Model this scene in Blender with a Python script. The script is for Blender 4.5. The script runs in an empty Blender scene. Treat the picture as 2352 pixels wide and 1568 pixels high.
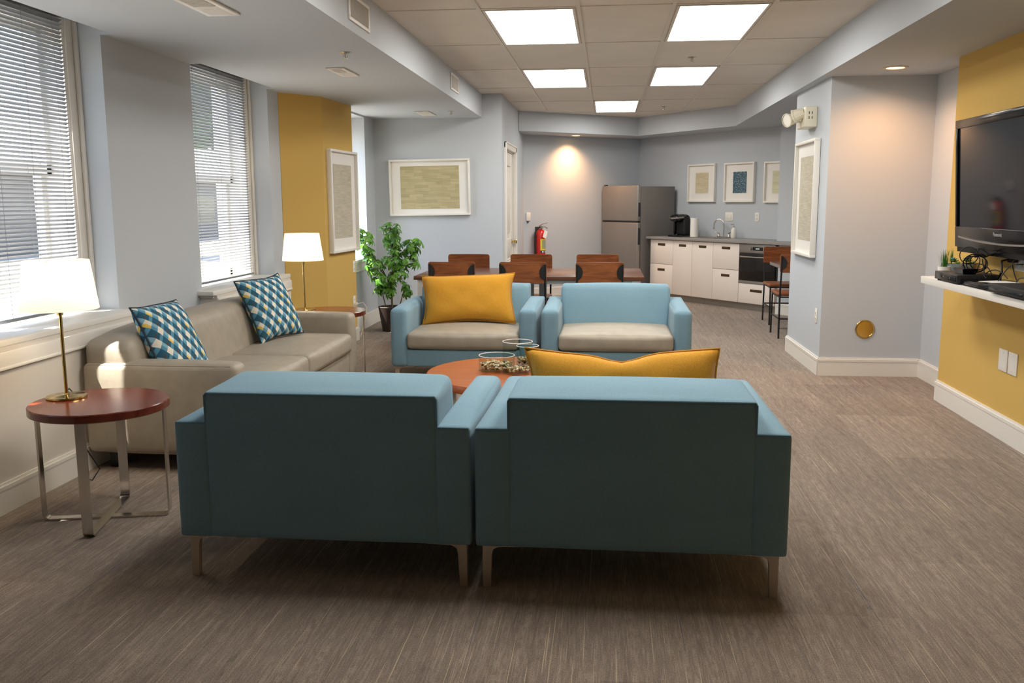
import bpy, bmesh, math, random
from mathutils import Vector, Matrix, noise as mnoise
R = math.radians
random.seed(7)
sc = bpy.context.scene
COL = sc.collection

# ------------------------------------------------------------------ helpers
def lin(c):
    if isinstance(c, str):
        c = c.lstrip('#'); c = [int(c[i:i+2], 16) / 255 for i in (0, 2, 4)]
    return tuple((v / 12.92 if v <= .04045 else ((v + .055) / 1.055) ** 2.4) for v in c[:3]) + (1.0,)

def new_mat(name):
    m = bpy.data.materials.new(name); m.use_nodes = True
    nt = m.node_tree; b = nt.nodes['Principled BSDF']
    return m, nt, b

def plain(name, col, rough=.5, metal=0.0, spec=.5, coat=0.0, vary=0.0, vscale=8.0, bump=0.0, bscale=200.0, sheen=0.0):
    m, nt, b = new_mat(name)
    b.inputs['Base Color'].default_value = lin(col)
    b.inputs['Roughness'].default_value = rough
    b.inputs['Metallic'].default_value = metal
    b.inputs['Specular IOR Level'].default_value = spec
    b.inputs['Coat Weight'].default_value = coat
    b.inputs['Sheen Weight'].default_value = sheen
    L = nt.links
    if vary or bump:
        tc = nt.nodes.new('ShaderNodeTexCoord')
    if vary:
        n = nt.nodes.new('ShaderNodeTexNoise'); n.inputs['Scale'].default_value = vscale; n.inputs['Detail'].default_value = 4
        L.new(tc.outputs['Object'], n.inputs['Vector'])
        mx = nt.nodes.new('ShaderNodeMix'); mx.data_type = 'RGBA'; mx.blend_type = 'MULTIPLY'
        mr = nt.nodes.new('ShaderNodeMapRange'); mr.inputs[1].default_value = .3; mr.inputs[2].default_value = .7
        mr.inputs[3].default_value = 1 - vary; mr.inputs[4].default_value = 1 + vary * .4
        L.new(n.outputs['Fac'], mr.inputs[0])
        mx.inputs[0].default_value = 1.0
        mx.inputs[6].default_value = lin(col)
        L.new(mr.outputs[0], mx.inputs[7]); L.new(mx.outputs[2], b.inputs['Base Color'])
    if bump:
        n2 = nt.nodes.new('ShaderNodeTexNoise'); n2.inputs['Scale'].default_value = bscale; n2.inputs['Detail'].default_value = 3
        L.new(tc.outputs['Object'], n2.inputs['Vector'])
        bp = nt.nodes.new('ShaderNodeBump'); bp.inputs['Strength'].default_value = bump; bp.inputs['Distance'].default_value = .002
        L.new(n2.outputs['Fac'], bp.inputs['Height']); L.new(bp.outputs[0], b.inputs['Normal'])
    return m

def fabric(name, col, col2, scale=420.0, rough=.9, bump=.25):
    m, nt, b = new_mat(name); L = nt.links
    tc = nt.nodes.new('ShaderNodeTexCoord')
    mp = nt.nodes.new('ShaderNodeMapping'); mp.inputs['Scale'].default_value = (1, 1, 1.6)
    L.new(tc.outputs['Object'], mp.inputs[0])
    n = nt.nodes.new('ShaderNodeTexNoise'); n.inputs['Scale'].default_value = scale; n.inputs['Detail'].default_value = 2
    n2 = nt.nodes.new('ShaderNodeTexNoise'); n2.inputs['Scale'].default_value = 3.0
    L.new(mp.outputs[0], n.inputs['Vector']); L.new(mp.outputs[0], n2.inputs['Vector'])
    ad = nt.nodes.new('ShaderNodeMath'); ad.operation = 'MULTIPLY_ADD'; ad.inputs[1].default_value = .3; 
    L.new(n2.outputs['Fac'], ad.inputs[0]); L.new(n.outputs['Fac'], ad.inputs[2])
    cr = nt.nodes.new('ShaderNodeValToRGB'); cr.color_ramp.elements[0].position = .4; cr.color_ramp.elements[1].position = .9
    cr.color_ramp.elements[0].color = lin(col); cr.color_ramp.elements[1].color = lin(col2)
    L.new(ad.outputs[0], cr.inputs[0]); L.new(cr.outputs[0], b.inputs['Base Color'])
    b.inputs['Roughness'].default_value = rough; b.inputs['Specular IOR Level'].default_value = .2
    b.inputs['Sheen Weight'].default_value = .15
    bp = nt.nodes.new('ShaderNodeBump'); bp.inputs['Strength'].default_value = bump; bp.inputs['Distance'].default_value = .0015
    L.new(n.outputs['Fac'], bp.inputs['Height']); L.new(bp.outputs[0], b.inputs['Normal'])
    return m

def wood(name, dark, light, axis='X', rough=.35, scale=1.0, spec=.5):
    m, nt, b = new_mat(name); L = nt.links
    tc = nt.nodes.new('ShaderNodeTexCoord'); mp = nt.nodes.new('ShaderNodeMapping')
    s = {'X': (2.2, 26, 26), 'Y': (26, 2.2, 26), 'Z': (26, 26, 2.2)}[axis]
    mp.inputs['Scale'].default_value = tuple(v * scale for v in s)
    L.new(tc.outputs['Object'], mp.inputs[0])
    n = nt.nodes.new('ShaderNodeTexNoise'); n.inputs['Scale'].default_value = 1.6; n.inputs['Detail'].default_value = 6; n.inputs['Distortion'].default_value = .7
    L.new(mp.outputs[0], n.inputs['Vector'])
    cr = nt.nodes.new('ShaderNodeValToRGB'); e = cr.color_ramp.elements
    e[0].position = .32; e[0].color = lin(dark); e[1].position = .68; e[1].color = lin(light)
    L.new(n.outputs['Fac'], cr.inputs[0]); L.new(cr.outputs[0], b.inputs['Base Color'])
    b.inputs['Roughness'].default_value = rough; b.inputs['Specular IOR Level'].default_value = spec
    return m

def emis(name, col, strength):
    m = bpy.data.materials.new(name); m.use_nodes = True; nt = m.node_tree
    nt.nodes.remove(nt.nodes['Principled BSDF'])
    e = nt.nodes.new('ShaderNodeEmission'); e.inputs[0].default_value = lin(col); e.inputs[1].default_value = strength
    nt.links.new(e.outputs[0], nt.nodes['Material Output'].inputs[0])
    return m

class MB:
    """collects shapes into one bmesh, then links one mesh object"""
    def __init__(s): s.bm = bmesh.new()
    def _tx(s, vs, M):
        if M is not None:
            for v in vs: v.co = M @ v.co
    def box(s, a, b, bev=0.0, seg=2, M=None):
        x0, x1 = sorted((a[0], b[0])); y0, y1 = sorted((a[1], b[1])); z0, z1 = sorted((a[2], b[2]))
        r = bmesh.ops.create_cube(s.bm, size=1.0); vs = r['verts']
        for v in vs:
            v.co = Vector((x0 if v.co.x < 0 else x1, y0 if v.co.y < 0 else y1, z0 if v.co.z < 0 else z1))
        if bev > 0:
            es = list({e for v in vs for e in v.link_edges})
            rr = bmesh.ops.bevel(s.bm, geom=es, offset=bev, segments=seg, profile=.5, affect='EDGES')
            vs = list({v for f in rr['faces'] for v in f.verts} | {v for v in vs if v.is_valid})
        s._tx(vs, M); return s
    def poly(s, pts, z0, z1, M=None, bev=0.0):
        """vertical prism from 2D outline (counter clockwise)"""
        lo = [s.bm.verts.new((p[0], p[1], z0)) for p in pts]; hi = [s.bm.verts.new((p[0], p[1], z1)) for p in pts]
        n = len(pts); fs = []
        fs.append(s.bm.faces.new(list(reversed(lo)))); fs.append(s.bm.faces.new(hi))
        for i in range(n): fs.append(s.bm.faces.new((lo[i], lo[(i+1) % n], hi[(i+1) % n], hi[i])))
        vs = lo + hi
        if bev > 0:
            es = list(fs[1].edges) + list(fs[0].edges)
            rr = bmesh.ops.bevel(s.bm, geom=es, offset=bev, segments=2, profile=.5, affect='EDGES')
            vs = list({v for f in rr['faces'] for v in f.verts} | {v for v in vs if v.is_valid})
        s._tx(vs, M); return s
    def lathe(s, prof, seg=32, M=None, close=False):
        """profile of (r, z) spun about z"""
        rings = []
        for r, z in prof:
            if r < 1e-6: rings.append([s.bm.verts.new((0, 0, z))])
            else: rings.append([s.bm.verts.new((r * math.cos(2*math.pi*i/seg), r * math.sin(2*math.pi*i/seg), z)) for i in range(seg)])
        if close: rings.append(rings[0])
        for a, b in zip(rings, rings[1:]):
            for i in range(seg):
                j = (i + 1) % seg
                try:
                    if len(a) == 1 and len(b) == 1: continue
                    if len(a) == 1: s.bm.faces.new((a[0], b[j], b[i]))
                    elif len(b) == 1: s.bm.faces.new((a[i], a[j], b[0]))
                    else: s.bm.faces.new((a[i], a[j], b[j], b[i]))
                except ValueError: pass
        s._tx({v for r in rings for v in r}, M); return s
    def cyl(s, p, r, h, seg=24, axis='z', M=None, r2=None):
        r2 = r if r2 is None else r2
        Q = Matrix.Translation(Vector(p))
        if axis == 'x': Q = Q @ Matrix.Rotation(R(90), 4, 'Y')
        if axis == 'y': Q = Q @ Matrix.Rotation(R(-90), 4, 'X')
        if M is not None: Q = M @ Q
        return s.lathe([(0, 0), (r, 0), (r2, h), (0, h)], seg, Q)
    def tube(s, pts, r, seg=8, closed=False, M=None, flat=None):
        """round tube along points; flat=(w, t, up) makes a strap"""
        P = [Vector(p) for p in pts]; n = len(P); rings = []; prev = None
        for i, p in enumerate(P):
            if closed: t = (P[(i+1) % n] - P[i-1])
            else: t = P[min(i+1, n-1)] - P[max(i-1, 0)]
            if t.length < 1e-9: t = Vector((0, 0, 1))
            t.normalize()
            if prev is None:
                u = t.orthogonal().normalized()
            else:
                u = (prev - t * prev.dot(t))
                u = u.normalized() if u.length > 1e-6 else t.orthogonal().normalized()
            prev = u; w = t.cross(u)
            rr = r[i] if isinstance(r, (list, tuple)) else r
            rings.append([s.bm.verts.new(p + (u * math.cos(2*math.pi*k/seg) + w * math.sin(2*math.pi*k/seg)) * rr) for k in range(seg)])
        m = n if closed else n - 1
        for i in range(m):
            a, b = rings[i], rings[(i+1) % n]
            off = 0
            if closed and i == n - 1:
                off = min(range(seg), key=lambda o: (a[0].co - b[o].co).length)
            for k in range(seg):
                s.bm.faces.new((a[k], a[(k+1) % seg], b[(k+1+off) % seg], b[(k+off) % seg]))
        if not closed:
            s.bm.faces.new(list(reversed(rings[0]))); s.bm.faces.new(rings[-1])
        s._tx({v for q in rings for v in q}, M); return s
    def strap(s, pts, side, w, t, M=None):
        """flat bar: path of points, 'side' = width direction"""
        P = [Vector(p) for p in pts]; S = Vector(side).normalized(); rings = []
        for i, p in enumerate(P):
            d = (P[min(i+1, len(P)-1)] - P[max(i-1, 0)]).normalized(); n = d.cross(S).normalized()
            rings.append([s.bm.verts.new(p + S*a*w/2 + n*b*t/2) for a, b in ((-1, -1), (1, -1), (1, 1), (-1, 1))])
        for a, b in zip(rings, rings[1:]):
            for k in range(4): s.bm.faces.new((a[k], a[(k+1) % 4], b[(k+1) % 4], b[k]))
        s.bm.faces.new(list(reversed(rings[0]))); s.bm.faces.new(rings[-1])
        s._tx({v for q in rings for v in q}, M); return s
    def soft(s, a, b, r, n=10, crown=(0, 0, 0), fn=None, M=None):
        """upholstered block: rounded box with domed faces; crown = extra bulge per axis"""
        a, b = Vector([min(i) for i in zip(a, b)]), Vector([max(i) for i in zip(a, b)]); c = (a + b) / 2; h = (b - a) / 2
        tmp = bmesh.new(); bmesh.ops.create_cube(tmp, size=2.0)
        bmesh.ops.subdivide_edges(tmp, edges=tmp.edges[:], cuts=n, use_grid_fill=True)
        idx = {}
        rmax = r if not callable(r) else max(r(a), r(b))
        uc = 1 - 6 / (n + 1)
        def place(k, hk):
            e = min(rmax, hk * .9); q = abs(k)
            d = q / uc * (hk - e) if q <= uc else (hk - e) + e * math.sin(math.pi / 2 * (q - uc) / (1 - uc))
            return math.copysign(d, k)
        for v in tmp.verts:
            u = v.co.copy()
            p = Vector([place(u[i], h[i]) for i in range(3)])
            q = Vector([p[i] / h[i] for i in range(3)])
            rr = min(r(p + c) if callable(r) else r, h.x*.99, h.y*.99, h.z*.99)
            inn = Vector([max(-(h[i]-rr), min(h[i]-rr, p[i])) for i in range(3)])
            d = p - inn
            if d.length > 1e-9: p = inn + d.normalized() * rr
            for i in range(3):
                j, k = (i+1) % 3, (i+2) % 3
                if abs(u[i]) > .999 or True:
                    p[i] += crown[i] * q[i] * max(0, 1-q[j]**2) * max(0, 1-q[k]**2)
            p = p + c
            if fn: p = fn(p)
            idx[v] = s.bm.verts.new(p if M is None else M @ p)
        for f in tmp.faces: s.bm.faces.new([idx[v] for v in f.verts])
        tmp.free(); return s
    def build(s, name, mat, parent=None, smooth=35, loc=None, rot=None):
        bmesh.ops.recalc_face_normals(s.bm, faces=s.bm.faces[:])
        me = bpy.data.meshes.new(name); s.bm.to_mesh(me); s.bm.free()
        o = bpy.data.objects.new(name, me); COL.objects.link(o)
        if mat is not None: me.materials.append(mat)
        if smooth:
            for p in me.polygons: p.use_smooth = True
            me.set_sharp_from_angle(angle=R(smooth))
        if parent is not None: o.parent = parent
        if loc: o.location = loc
        if rot: o.rotation_euler = rot
        return o

def tag(o, label=None, cat=None, group=None, kind=None):
    if label: o['label'] = label
    if cat: o['category'] = cat
    if group: o['group'] = group
    if kind: o['kind'] = kind
    return o

def thing(name, label, cat, loc=(0, 0, 0), rz=0.0, group=None):
    o = bpy.data.objects.new(name, None); COL.objects.link(o); o.empty_display_size = .1
    o.location = loc; o.rotation_euler = (0, 0, rz)
    return tag(o, label, cat, group)

def struct(o, label=None):
    o['kind'] = 'structure'
    if label: o['label'] = label; 
    return o

def dup(root, label, loc=None, rz=None):
    def cp(o, par):
        c = o.copy(); COL.objects.link(c)
        if par is not None: c.parent = par
        for ch in list(kids.get(o.name, [])): cp(bpy.data.objects[ch], c)
        return c
    kids = {}
    for o in list(COL.objects):
        if o.parent is not None: kids.setdefault(o.parent.name, []).append(o.name)
    r = cp(root, None); r['label'] = label
    if loc is not None: r.location = loc
    if rz is not None: r.rotation_euler = (0, 0, rz)
    return r

# ------------------------------------------------------------------ materials
WALL = plain('wall_paint', '#c0c6cc', .85, spec=.2, bump=.12, bscale=160)
YELLOW = plain('yellow_paint', '#cfac60', .8, spec=.25, bump=.12, bscale=160)
WHITE = plain('white_trim_paint', '#e6e3dc', .4, spec=.4)
PLATE = plain('white_plastic', '#ebe8e0', .35)
CREAM = plain('cream_plastic', '#e4dfcb', .4)
TILE = plain('ceiling_tile', '#e2ddd4', .95, spec=.1, vary=.05, vscale=2.5, bump=.5, bscale=90)
GRID = plain('ceiling_grid_metal', '#d9d4ca', .45)
BLUE = fabric('blue_upholstery', '#6a8b9c', '#84a5b4')
TAUPE = plain('taupe_vinyl', '#a2998a', .48, spec=.4, vary=.10, vscale=14, bump=.25, bscale=330)
GOLD = fabric('mustard_upholstery', '#bd841e', '#d9a23c', scale=260)
PIPE = plain('piping_fabric', '#688ea2', .85)
GOLDPIPE = plain('mustard_piping', '#b57a12', .85)
NAVY = plain('navy_piping', '#22303c', .8)
CHROME = plain('brushed_chrome', '#cfccc6', .22, metal=1)
NICKEL = plain('satin_nickel', '#c4b5a5', .45, metal=.6)
STEEL = plain('stainless_steel', '#9f9a95', .42, metal=.75, vary=.05, vscale=3)
STEELDARK = plain('fridge_side_grey', '#77726e', .5, metal=.3, bump=.1, bscale=300)
BRASS = plain('polished_brass', '#cdb273', .16, metal=1)
CHERRY = wood('cherry_wood', '#571f10', '#73311a', 'X', .2, .8)
HONEY = wood('honey_cherry_wood', '#9b4c20', '#b0602b', 'X', .3, .8)
WALNUT = wood('walnut_wood', '#6a3715', '#96562a', 'X', .38)
WALNUTD = wood('dark_walnut_wood', '#4a2a1c', '#6d4229', 'X', .3, .7)
BLACK = plain('black_metal', '#141414', .45)
GLOSSBLACK = plain('gloss_black_plastic', '#0d0d0e', .12)
TVBLACK = plain('tv_gloss_black', '#0b0b0d', .16, spec=.16)
DARKGREY = plain('dark_grey_plastic', '#2a2a2c', .4)
MATTEBLK = plain('matt_black_plastic', '#18181a', .6)
CAB = plain('white_cabinet_front', '#e9dfd6', .35)
SLOT = plain('dark_bronze', '#4d3d25', .4, metal=.4)
LAMINATE = plain('grey_laminate', '#918d89', .35, vary=.06, vscale=40)
KICK = plain('kickplate_metal', '#99938b', .42, metal=.6)
RED = plain('extinguisher_red', '#d3231a', .25, coat=.4)
LABELY = plain('label_yellow', '#e9d63a', .5)
PAPER = plain('white_paper', '#efece6', .8)
MAT_ = plain('mat_board', '#ebe8e2', .85)
POT = plain('dark_pot', '#3b2e28', .55)
SOIL = plain('soil', '#2a2019', .95, bump=.6, bscale=80)
STEM = plain('plant_stem', '#5b5138', .8)
BLUEPOT = plain('grey_blue_ceramic', '#9fadb6', .2)
GREYPOT = plain('grey_ceramic', '#8e9089', .3)
CONCRETE = plain('pavement', '#8f8b84', .9, vary=.08, vscale=1.5)
FACADE = plain('facade', '#6b6460', .9, vary=.1, vscale=1.0)
BARK = plain('bark', '#4a3d30', .9, bump=.5, bscale=20)
CROWN = plain('crown_leaves', '#3d5230', .8, vary=.5, vscale=6)
VENT = plain('vent_white', '#e2dfd8', .45)
VENTIN = plain('vent_shadow', '#8b8984', .7)

def leafmat():
    m, nt, b = new_mat('leaf_green'); L = nt.links
    tc = nt.nodes.new('ShaderNodeTexCoord'); n = nt.nodes.new('ShaderNodeTexNoise'); n.inputs['Scale'].default_value = 9
    L.new(tc.outputs['Object'], n.inputs['Vector'])
    cr = nt.nodes.new('ShaderNodeValToRGB'); e = cr.color_ramp.elements
    e[0].position = .35; e[0].color = lin('#2f6420'); e[1].position = .68; e[1].color = lin('#7fbb45')
    L.new(n.outputs['Fac'], cr.inputs[0]); L.new(cr.outputs[0], b.inputs['Base Color'])
    b.inputs['Roughness'].default_value = .35
    tr = nt.nodes.new('ShaderNodeBsdfTranslucent'); L.new(cr.outputs[0], tr.inputs[0])
    mx = nt.nodes.new('ShaderNodeMixShader'); mx.inputs[0].default_value = .25
    L.new(b.outputs[0], mx.inputs[1]); L.new(tr.outputs[0], mx.inputs[2]); L.new(mx.outputs[0], nt.nodes['Material Output'].inputs[0])
    return m
LEAF = leafmat()

def shademat():
    m = bpy.data.materials.new('lamp_shade_linen'); m.use_nodes = True; nt = m.node_tree; L = nt.links
    b = nt.nodes['Principled BSDF']; b.inputs['Base Color'].default_value = lin('#f6eee0'); b.inputs['Roughness'].default_value = .9
    tr = nt.nodes.new('ShaderNodeBsdfTranslucent'); tr.inputs[0].default_value = lin('#fdf1de')
    mx = nt.nodes.new('ShaderNodeMixShader'); mx.inputs[0].default_value = .55
    L.new(b.outputs[0], mx.inputs[1]); L.new(tr.outputs[0], mx.inputs[2]); L.new(mx.outputs[0], nt.nodes['Material Output'].inputs[0])
    return m
SHADE = shademat()

def glassmat(name, tint, refl, rough=.02, fres=True):
    m = bpy.data.materials.new(name); m.use_nodes = True; nt = m.node_tree; L = nt.links
    nt.nodes.remove(nt.nodes['Principled BSDF'])
    t = nt.nodes.new('ShaderNodeBsdfTransparent'); t.inputs[0].default_value = lin(tint)
    g = nt.nodes.new('ShaderNodeBsdfGlossy'); g.inputs['Roughness'].default_value = rough
    lw = nt.nodes.new('ShaderNodeLayerWeight'); lw.inputs[0].default_value = refl
    ge = nt.nodes.new('ShaderNodeNewGeometry'); iv = nt.nodes.new('ShaderNodeMath'); iv.operation = 'SUBTRACT'; iv.inputs[0].default_value = 1.0; L.new(ge.outputs['Backfacing'], iv.inputs[1])
    mu = nt.nodes.new('ShaderNodeMath'); mu.operation = 'MULTIPLY'; L.new(iv.outputs[0], mu.inputs[0]); L.new(lw.outputs['Fresnel'], mu.inputs[1])
    mx = nt.nodes.new('ShaderNodeMixShader'); L.new(mu.outputs[0], mx.inputs[0])
    L.new(t.outputs[0], mx.inputs[1]); L.new(g.outputs[0], mx.inputs[2]); L.new(mx.outputs[0], nt.nodes['Material Output'].inputs[0])
    return m
PANE = glassmat('window_glass', '#ffffff', .06)
VASE = glassmat('clear_glass', '#f6f9f8', .12, .03)

def blindmat():
    m = bpy.data.materials.new('blind_slat'); m.use_nodes = True; nt = m.node_tree; L = nt.links
    b = nt.nodes['Principled BSDF']; b.inputs['Base Color'].default_value = lin('#7b7e81'); b.inputs['Roughness'].default_value = .4
    tr = nt.nodes.new('ShaderNodeBsdfTranslucent'); tr.inputs[0].default_value = lin('#e8ecee')
    mx = nt.nodes.new('ShaderNodeMixShader'); mx.inputs[0].default_value = .02
    L.new(b.outputs[0], mx.inputs[1]); L.new(tr.outputs[0], mx.inputs[2]); L.new(mx.outputs[0], nt.nodes['Material Output'].inputs[0])
    return m
BLIND = blindmat()

def carpetmat():
    m, nt, b = new_mat('carpet'); L = nt.links
    tc = nt.nodes.new('ShaderNodeTexCoord')
    def nz(scale, detail=3, dist=0.0):
        mp = nt.nodes.new('ShaderNodeMapping'); mp.inputs['Scale'].default_value = scale
        L.new(tc.outputs['Object'], mp.inputs[0])
        n = nt.nodes.new('ShaderNodeTexNoise'); n.inputs['Scale'].default_value = 1; n.inputs['Detail'].default_value = detail
        n.inputs['Distortion'].default_value = dist
        L.new(mp.outputs[0], n.inputs['Vector']); return n
    def mix(fac, a, bcol, mode='MIX'):
        x = nt.nodes.new('ShaderNodeMix'); x.data_type = 'RGBA'; x.blend_type = mode
        if isinstance(fac, float): x.inputs[0].default_value = fac
        else: L.new(fac, x.inputs[0])
        for i, v in ((6, a), (7, bcol)):
            if isinstance(v, tuple): x.inputs[i].default_value = v
            else: L.new(v, x.inputs[i])
        return x.outputs[2]
    def ramp(n, p0, p1):
        mr = nt.nodes.new('ShaderNodeMapRange'); mr.inputs[1].default_value = p0; mr.inputs[2].default_value = p1
        L.new(n, mr.inputs[0]); return mr.outputs[0]
    band = nz((34, 1.5, 1), 5)            # broad streaks along the room
    fine = nz((150, 9.0, 1), 4)          # threads
    mott = nz((60, 22, 1), 6)              # mottling
    pile = nz((330, 150, 1), 3)
    thr = nz((190, 1.3, 1), 1)           # pale threads
    blu = nz((160, .8, 1), 1)
    c = mix(ramp(band.outputs['Fac'], .33, .67), lin('#786c63'), lin('#9b8d81'))
    c = mix(ramp(mott.outputs['Fac'], .45, .58), c, lin('#86796e'))
    f = nt.nodes.new('ShaderNodeMath'); f.operation = 'MULTIPLY'; f.inputs[1].default_value = .55
    L.new(ramp(fine.outputs['Fac'], .45, .72), f.inputs[0])
    c = mix(f.outputs[0], c, lin('#b3a290'))
    f = nt.nodes.new('ShaderNodeMath'); f.operation = 'MULTIPLY'; f.inputs[1].default_value = .75
    L.new(ramp(thr.outputs['Fac'], .68, .73), f.inputs[0]); c = mix(f.outputs[0], c, lin('#cfbc9f'))
    f = nt.nodes.new('ShaderNodeMath'); f.operation = 'MULTIPLY'; f.inputs[1].default_value = .7
    L.new(ramp(blu.outputs['Fac'], .69, .74), f.inputs[0]); c = mix(f.outputs[0], c, lin('#5a6074'))
    # carpet tile tone changes
    br = nt.nodes.new('ShaderNodeTexBrick'); br.inputs['Scale'].default_value = 1
    br.inputs['Brick Width'].default_value = 1.0; br.inputs['Row Height'].default_value = .5; br.inputs['Mortar Size'].default_value = 0.0
    br.inputs['Color1'].default_value = (.87, .87, .87, 1); br.inputs['Color2'].default_value = (1.08, 1.08, 1.08, 1)
    mp = nt.nodes.new('ShaderNodeMapping'); mp.inputs['Rotation'].default_value = (0, 0, R(90)); L.new(tc.outputs['Object'], mp.inputs[0]); L.new(mp.outputs[0], br.inputs[0])
    c = mix(1.0, c, br.outputs['Color'], 'MULTIPLY')
    p = nt.nodes.new('ShaderNodeMapRange'); p.inputs[1].default_value = .25; p.inputs[2].default_value = .75; p.inputs[3].default_value = .62; p.inputs[4].default_value = 1.3
    L.new(pile.outputs['Fac'], p.inputs[0]); c = mix(1.0, c, p.outputs[0], 'MULTIPLY')
    L.new(c, b.inputs['Base Color'])
    b.inputs['Roughness'].default_value = .95; b.inputs['Specular IOR Level'].default_value = .1; b.inputs['Sheen Weight'].default_value = .1
    bp = nt.nodes.new('ShaderNodeBump'); bp.inputs['Strength'].default_value = .5; bp.inputs['Distance'].default_value = .003
    L.new(pile.outputs['Fac'], bp.inputs['Height']); L.new(bp.outputs[0], b.inputs['Normal'])
    return m
CARPET = carpetmat()

def patternmat():
    """diamond lattice in teal, pale blue, white, brown (UV space of the pillow)"""
    m, nt, b = new_mat('geometric_print'); L = nt.links
    uv = nt.nodes.new('ShaderNodeUVMap')
    sp = nt.nodes.new('ShaderNodeSeparateXYZ'); L.new(uv.outputs[0], sp.inputs[0])
    def mt(op, a, c=None, d=None):
        x = nt.nodes.new('ShaderNodeMath'); x.operation = op
        for i, v in enumerate((a, c, d)):
            if v is None: continue
            if isinstance(v, (int, float)): x.inputs[i].default_value = v
            else: L.new(v, x.inputs[i])
        return x.outputs[0]
    U = mt('MULTIPLY', sp.outputs[0], 11.0); V = mt('MULTIPLY', sp.outputs[1], 8.0)
    p = mt('ADD', U, V); q = mt('SUBTRACT', U, V)
    pa = mt('FLOOR', p); qa = mt('FLOOR', q); pf = mt('FRACT', p); qf = mt('FRACT', q)
    am = mt('FLOORED_MODULO', pa, 2); bm_ = mt('FLOORED_MODULO', qa, 2)
    def mixc(f, a, c):
        x = nt.nodes.new('ShaderNodeMix'); x.data_type = 'RGBA'; L.new(f, x.inputs[0])
        for i, v in ((6, a), (7, c)):
            if isinstance(v, tuple): x.inputs[i].default_value = v
            else: L.new(v, x.inputs[i])
        return x.outputs[2]
    eq = lambda a, v: mt('COMPARE', a, v, .1)
    teal = lin('#2f5c72'); mid = lin('#5a91ab'); pale = lin('#86b3c6'); white = lin('#e9e2d2'); brown = lin('#5d4a3e'); yel = lin('#e3c25e')
    na = mt('SUBTRACT', 1, am); nb = mt('SUBTRACT', 1, bm_)
    isw = mt('MULTIPLY', na, nb)
    c = mixc(isw, teal, white)
    c = mixc(mt('MULTIPLY', na, bm_), c, mid)
    c = mixc(mt('MULTIPLY', mt('MULTIPLY', na, bm_), mt('GREATER_THAN', pf, .5)), c, pale)
    c = mixc(mt('MULTIPLY', mt('MULTIPLY', am, nb), mt('GREATER_THAN', qf, .5)), c, mid)
    dart = mt('LESS_THAN', mt('ADD', mt('MULTIPLY', pf, 1.0), mt('MULTIPLY', mt('SUBTRACT', 1, qf), 2.4)), .8)
    c = mixc(mt('MULTIPLY', mt('MULTIPLY', am, bm_), dart), c, brown)
    wn = nt.nodes.new('ShaderNodeTexWhiteNoise'); wn.noise_dimensions = '2D'
    cv = nt.nodes.new('ShaderNodeCombineXYZ'); L.new(pa, cv.inputs[0]); L.new(qa, cv.inputs[1]); L.new(cv.outputs[0], wn.inputs['Vector'])
    c = mixc(mt('MULTIPLY', isw, mt('MULTIPLY', mt('LESS_THAN', wn.outputs['Value'], .3), mt('LESS_THAN', pf, .4))), c, yel)
    L.new(c, b.inputs['Base Color']); b.inputs['Roughness'].default_value = .9; b.inputs['Specular IOR Level'].default_value = .2
    return m
PRINT = patternmat()

def artmat(name, c1, c2, sx, sy, dash=None):
    """woven strips: thin horizontal lines with blocky tone changes"""
    m, nt, b = new_mat(name); L = nt.links
    uv = nt.nodes.new('ShaderNodeUVMap')
    br = nt.nodes.new('ShaderNodeTexBrick'); br.inputs['Scale'].default_value = 1
    br.inputs['Brick Width'].default_value = sx; br.inputs['Row Height'].default_value = sy; br.inputs['Mortar Size'].default_value = sy * .04
    br.inputs['Color1'].default_value = lin(c1); br.inputs['Color2'].default_value = lin(c2); br.inputs['Mortar'].default_value = lin(c2)
    br.offset = .37; br.squash = .6; br.squash_frequency = 3
    L.new(uv.outputs[0], br.inputs[0])
    mp = nt.nodes.new('ShaderNodeMapping'); mp.inputs['Scale'].default_value = (6, 220, 1); L.new(uv.outputs[0], mp.inputs[0])
    n = nt.nodes.new('ShaderNodeTexNoise'); n.inputs['Scale'].default_value = 1; n.inputs['Detail'].default_value = 2; L.new(mp.outputs[0], n.inputs['Vector'])
    mr = nt.nodes.new('ShaderNodeMapRange'); mr.inputs[1].default_value = .3; mr.inputs[2].default_value = .7; mr.inputs[3].default_value = .8; mr.inputs[4].default_value = 1.12
    L.new(n.outputs['Fac'], mr.inputs[0])
    mx = nt.nodes.new('ShaderNodeMix'); mx.data_type = 'RGBA'; mx.blend_type = 'MULTIPLY'; mx.inputs[0].default_value = 1
    L.new(br.outputs[0], mx.inputs[6]); L.new(mr.outputs[0], mx.inputs[7]); out = mx.outputs[2]
    if dash:
        mp2 = nt.nodes.new('ShaderNodeMapping'); mp2.inputs['Scale'].default_value = (45, 170, 1); L.new(uv.outputs[0], mp2.inputs[0])
        n2 = nt.nodes.new('ShaderNodeTexNoise'); n2.inputs['Scale'].default_value = 1; n2.inputs['Detail'].default_value = 1; n2.inputs['Distortion'].default_value = .6
        L.new(mp2.outputs[0], n2.inputs['Vector'])
        g = nt.nodes.new('ShaderNodeMath'); g.operation = 'GREATER_THAN'; g.inputs[1].default_value = .62; L.new(n2.outputs['Fac'], g.inputs[0])
        m2 = nt.nodes.new('ShaderNodeMix'); m2.data_type = 'RGBA'; L.new(g.outputs[0], m2.inputs[0]); L.new(out, m2.inputs[6]); m2.inputs[7].default_value = lin(dash)
        out = m2.outputs[2]
    L.new(out, b.inputs['Base Color']); b.inputs['Roughness'].default_value = .8
    return m
ART_T = artmat('woven_tan', '#c4b88f', '#aea47c', .16, .034)
ART_G = artmat('woven_grey', '#c8c1ae', '#bcb5a1', .11, .02)
ART_S = artmat('woven_sand', '#d3c7a8', '#cabd9c', .3, .05)
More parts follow.
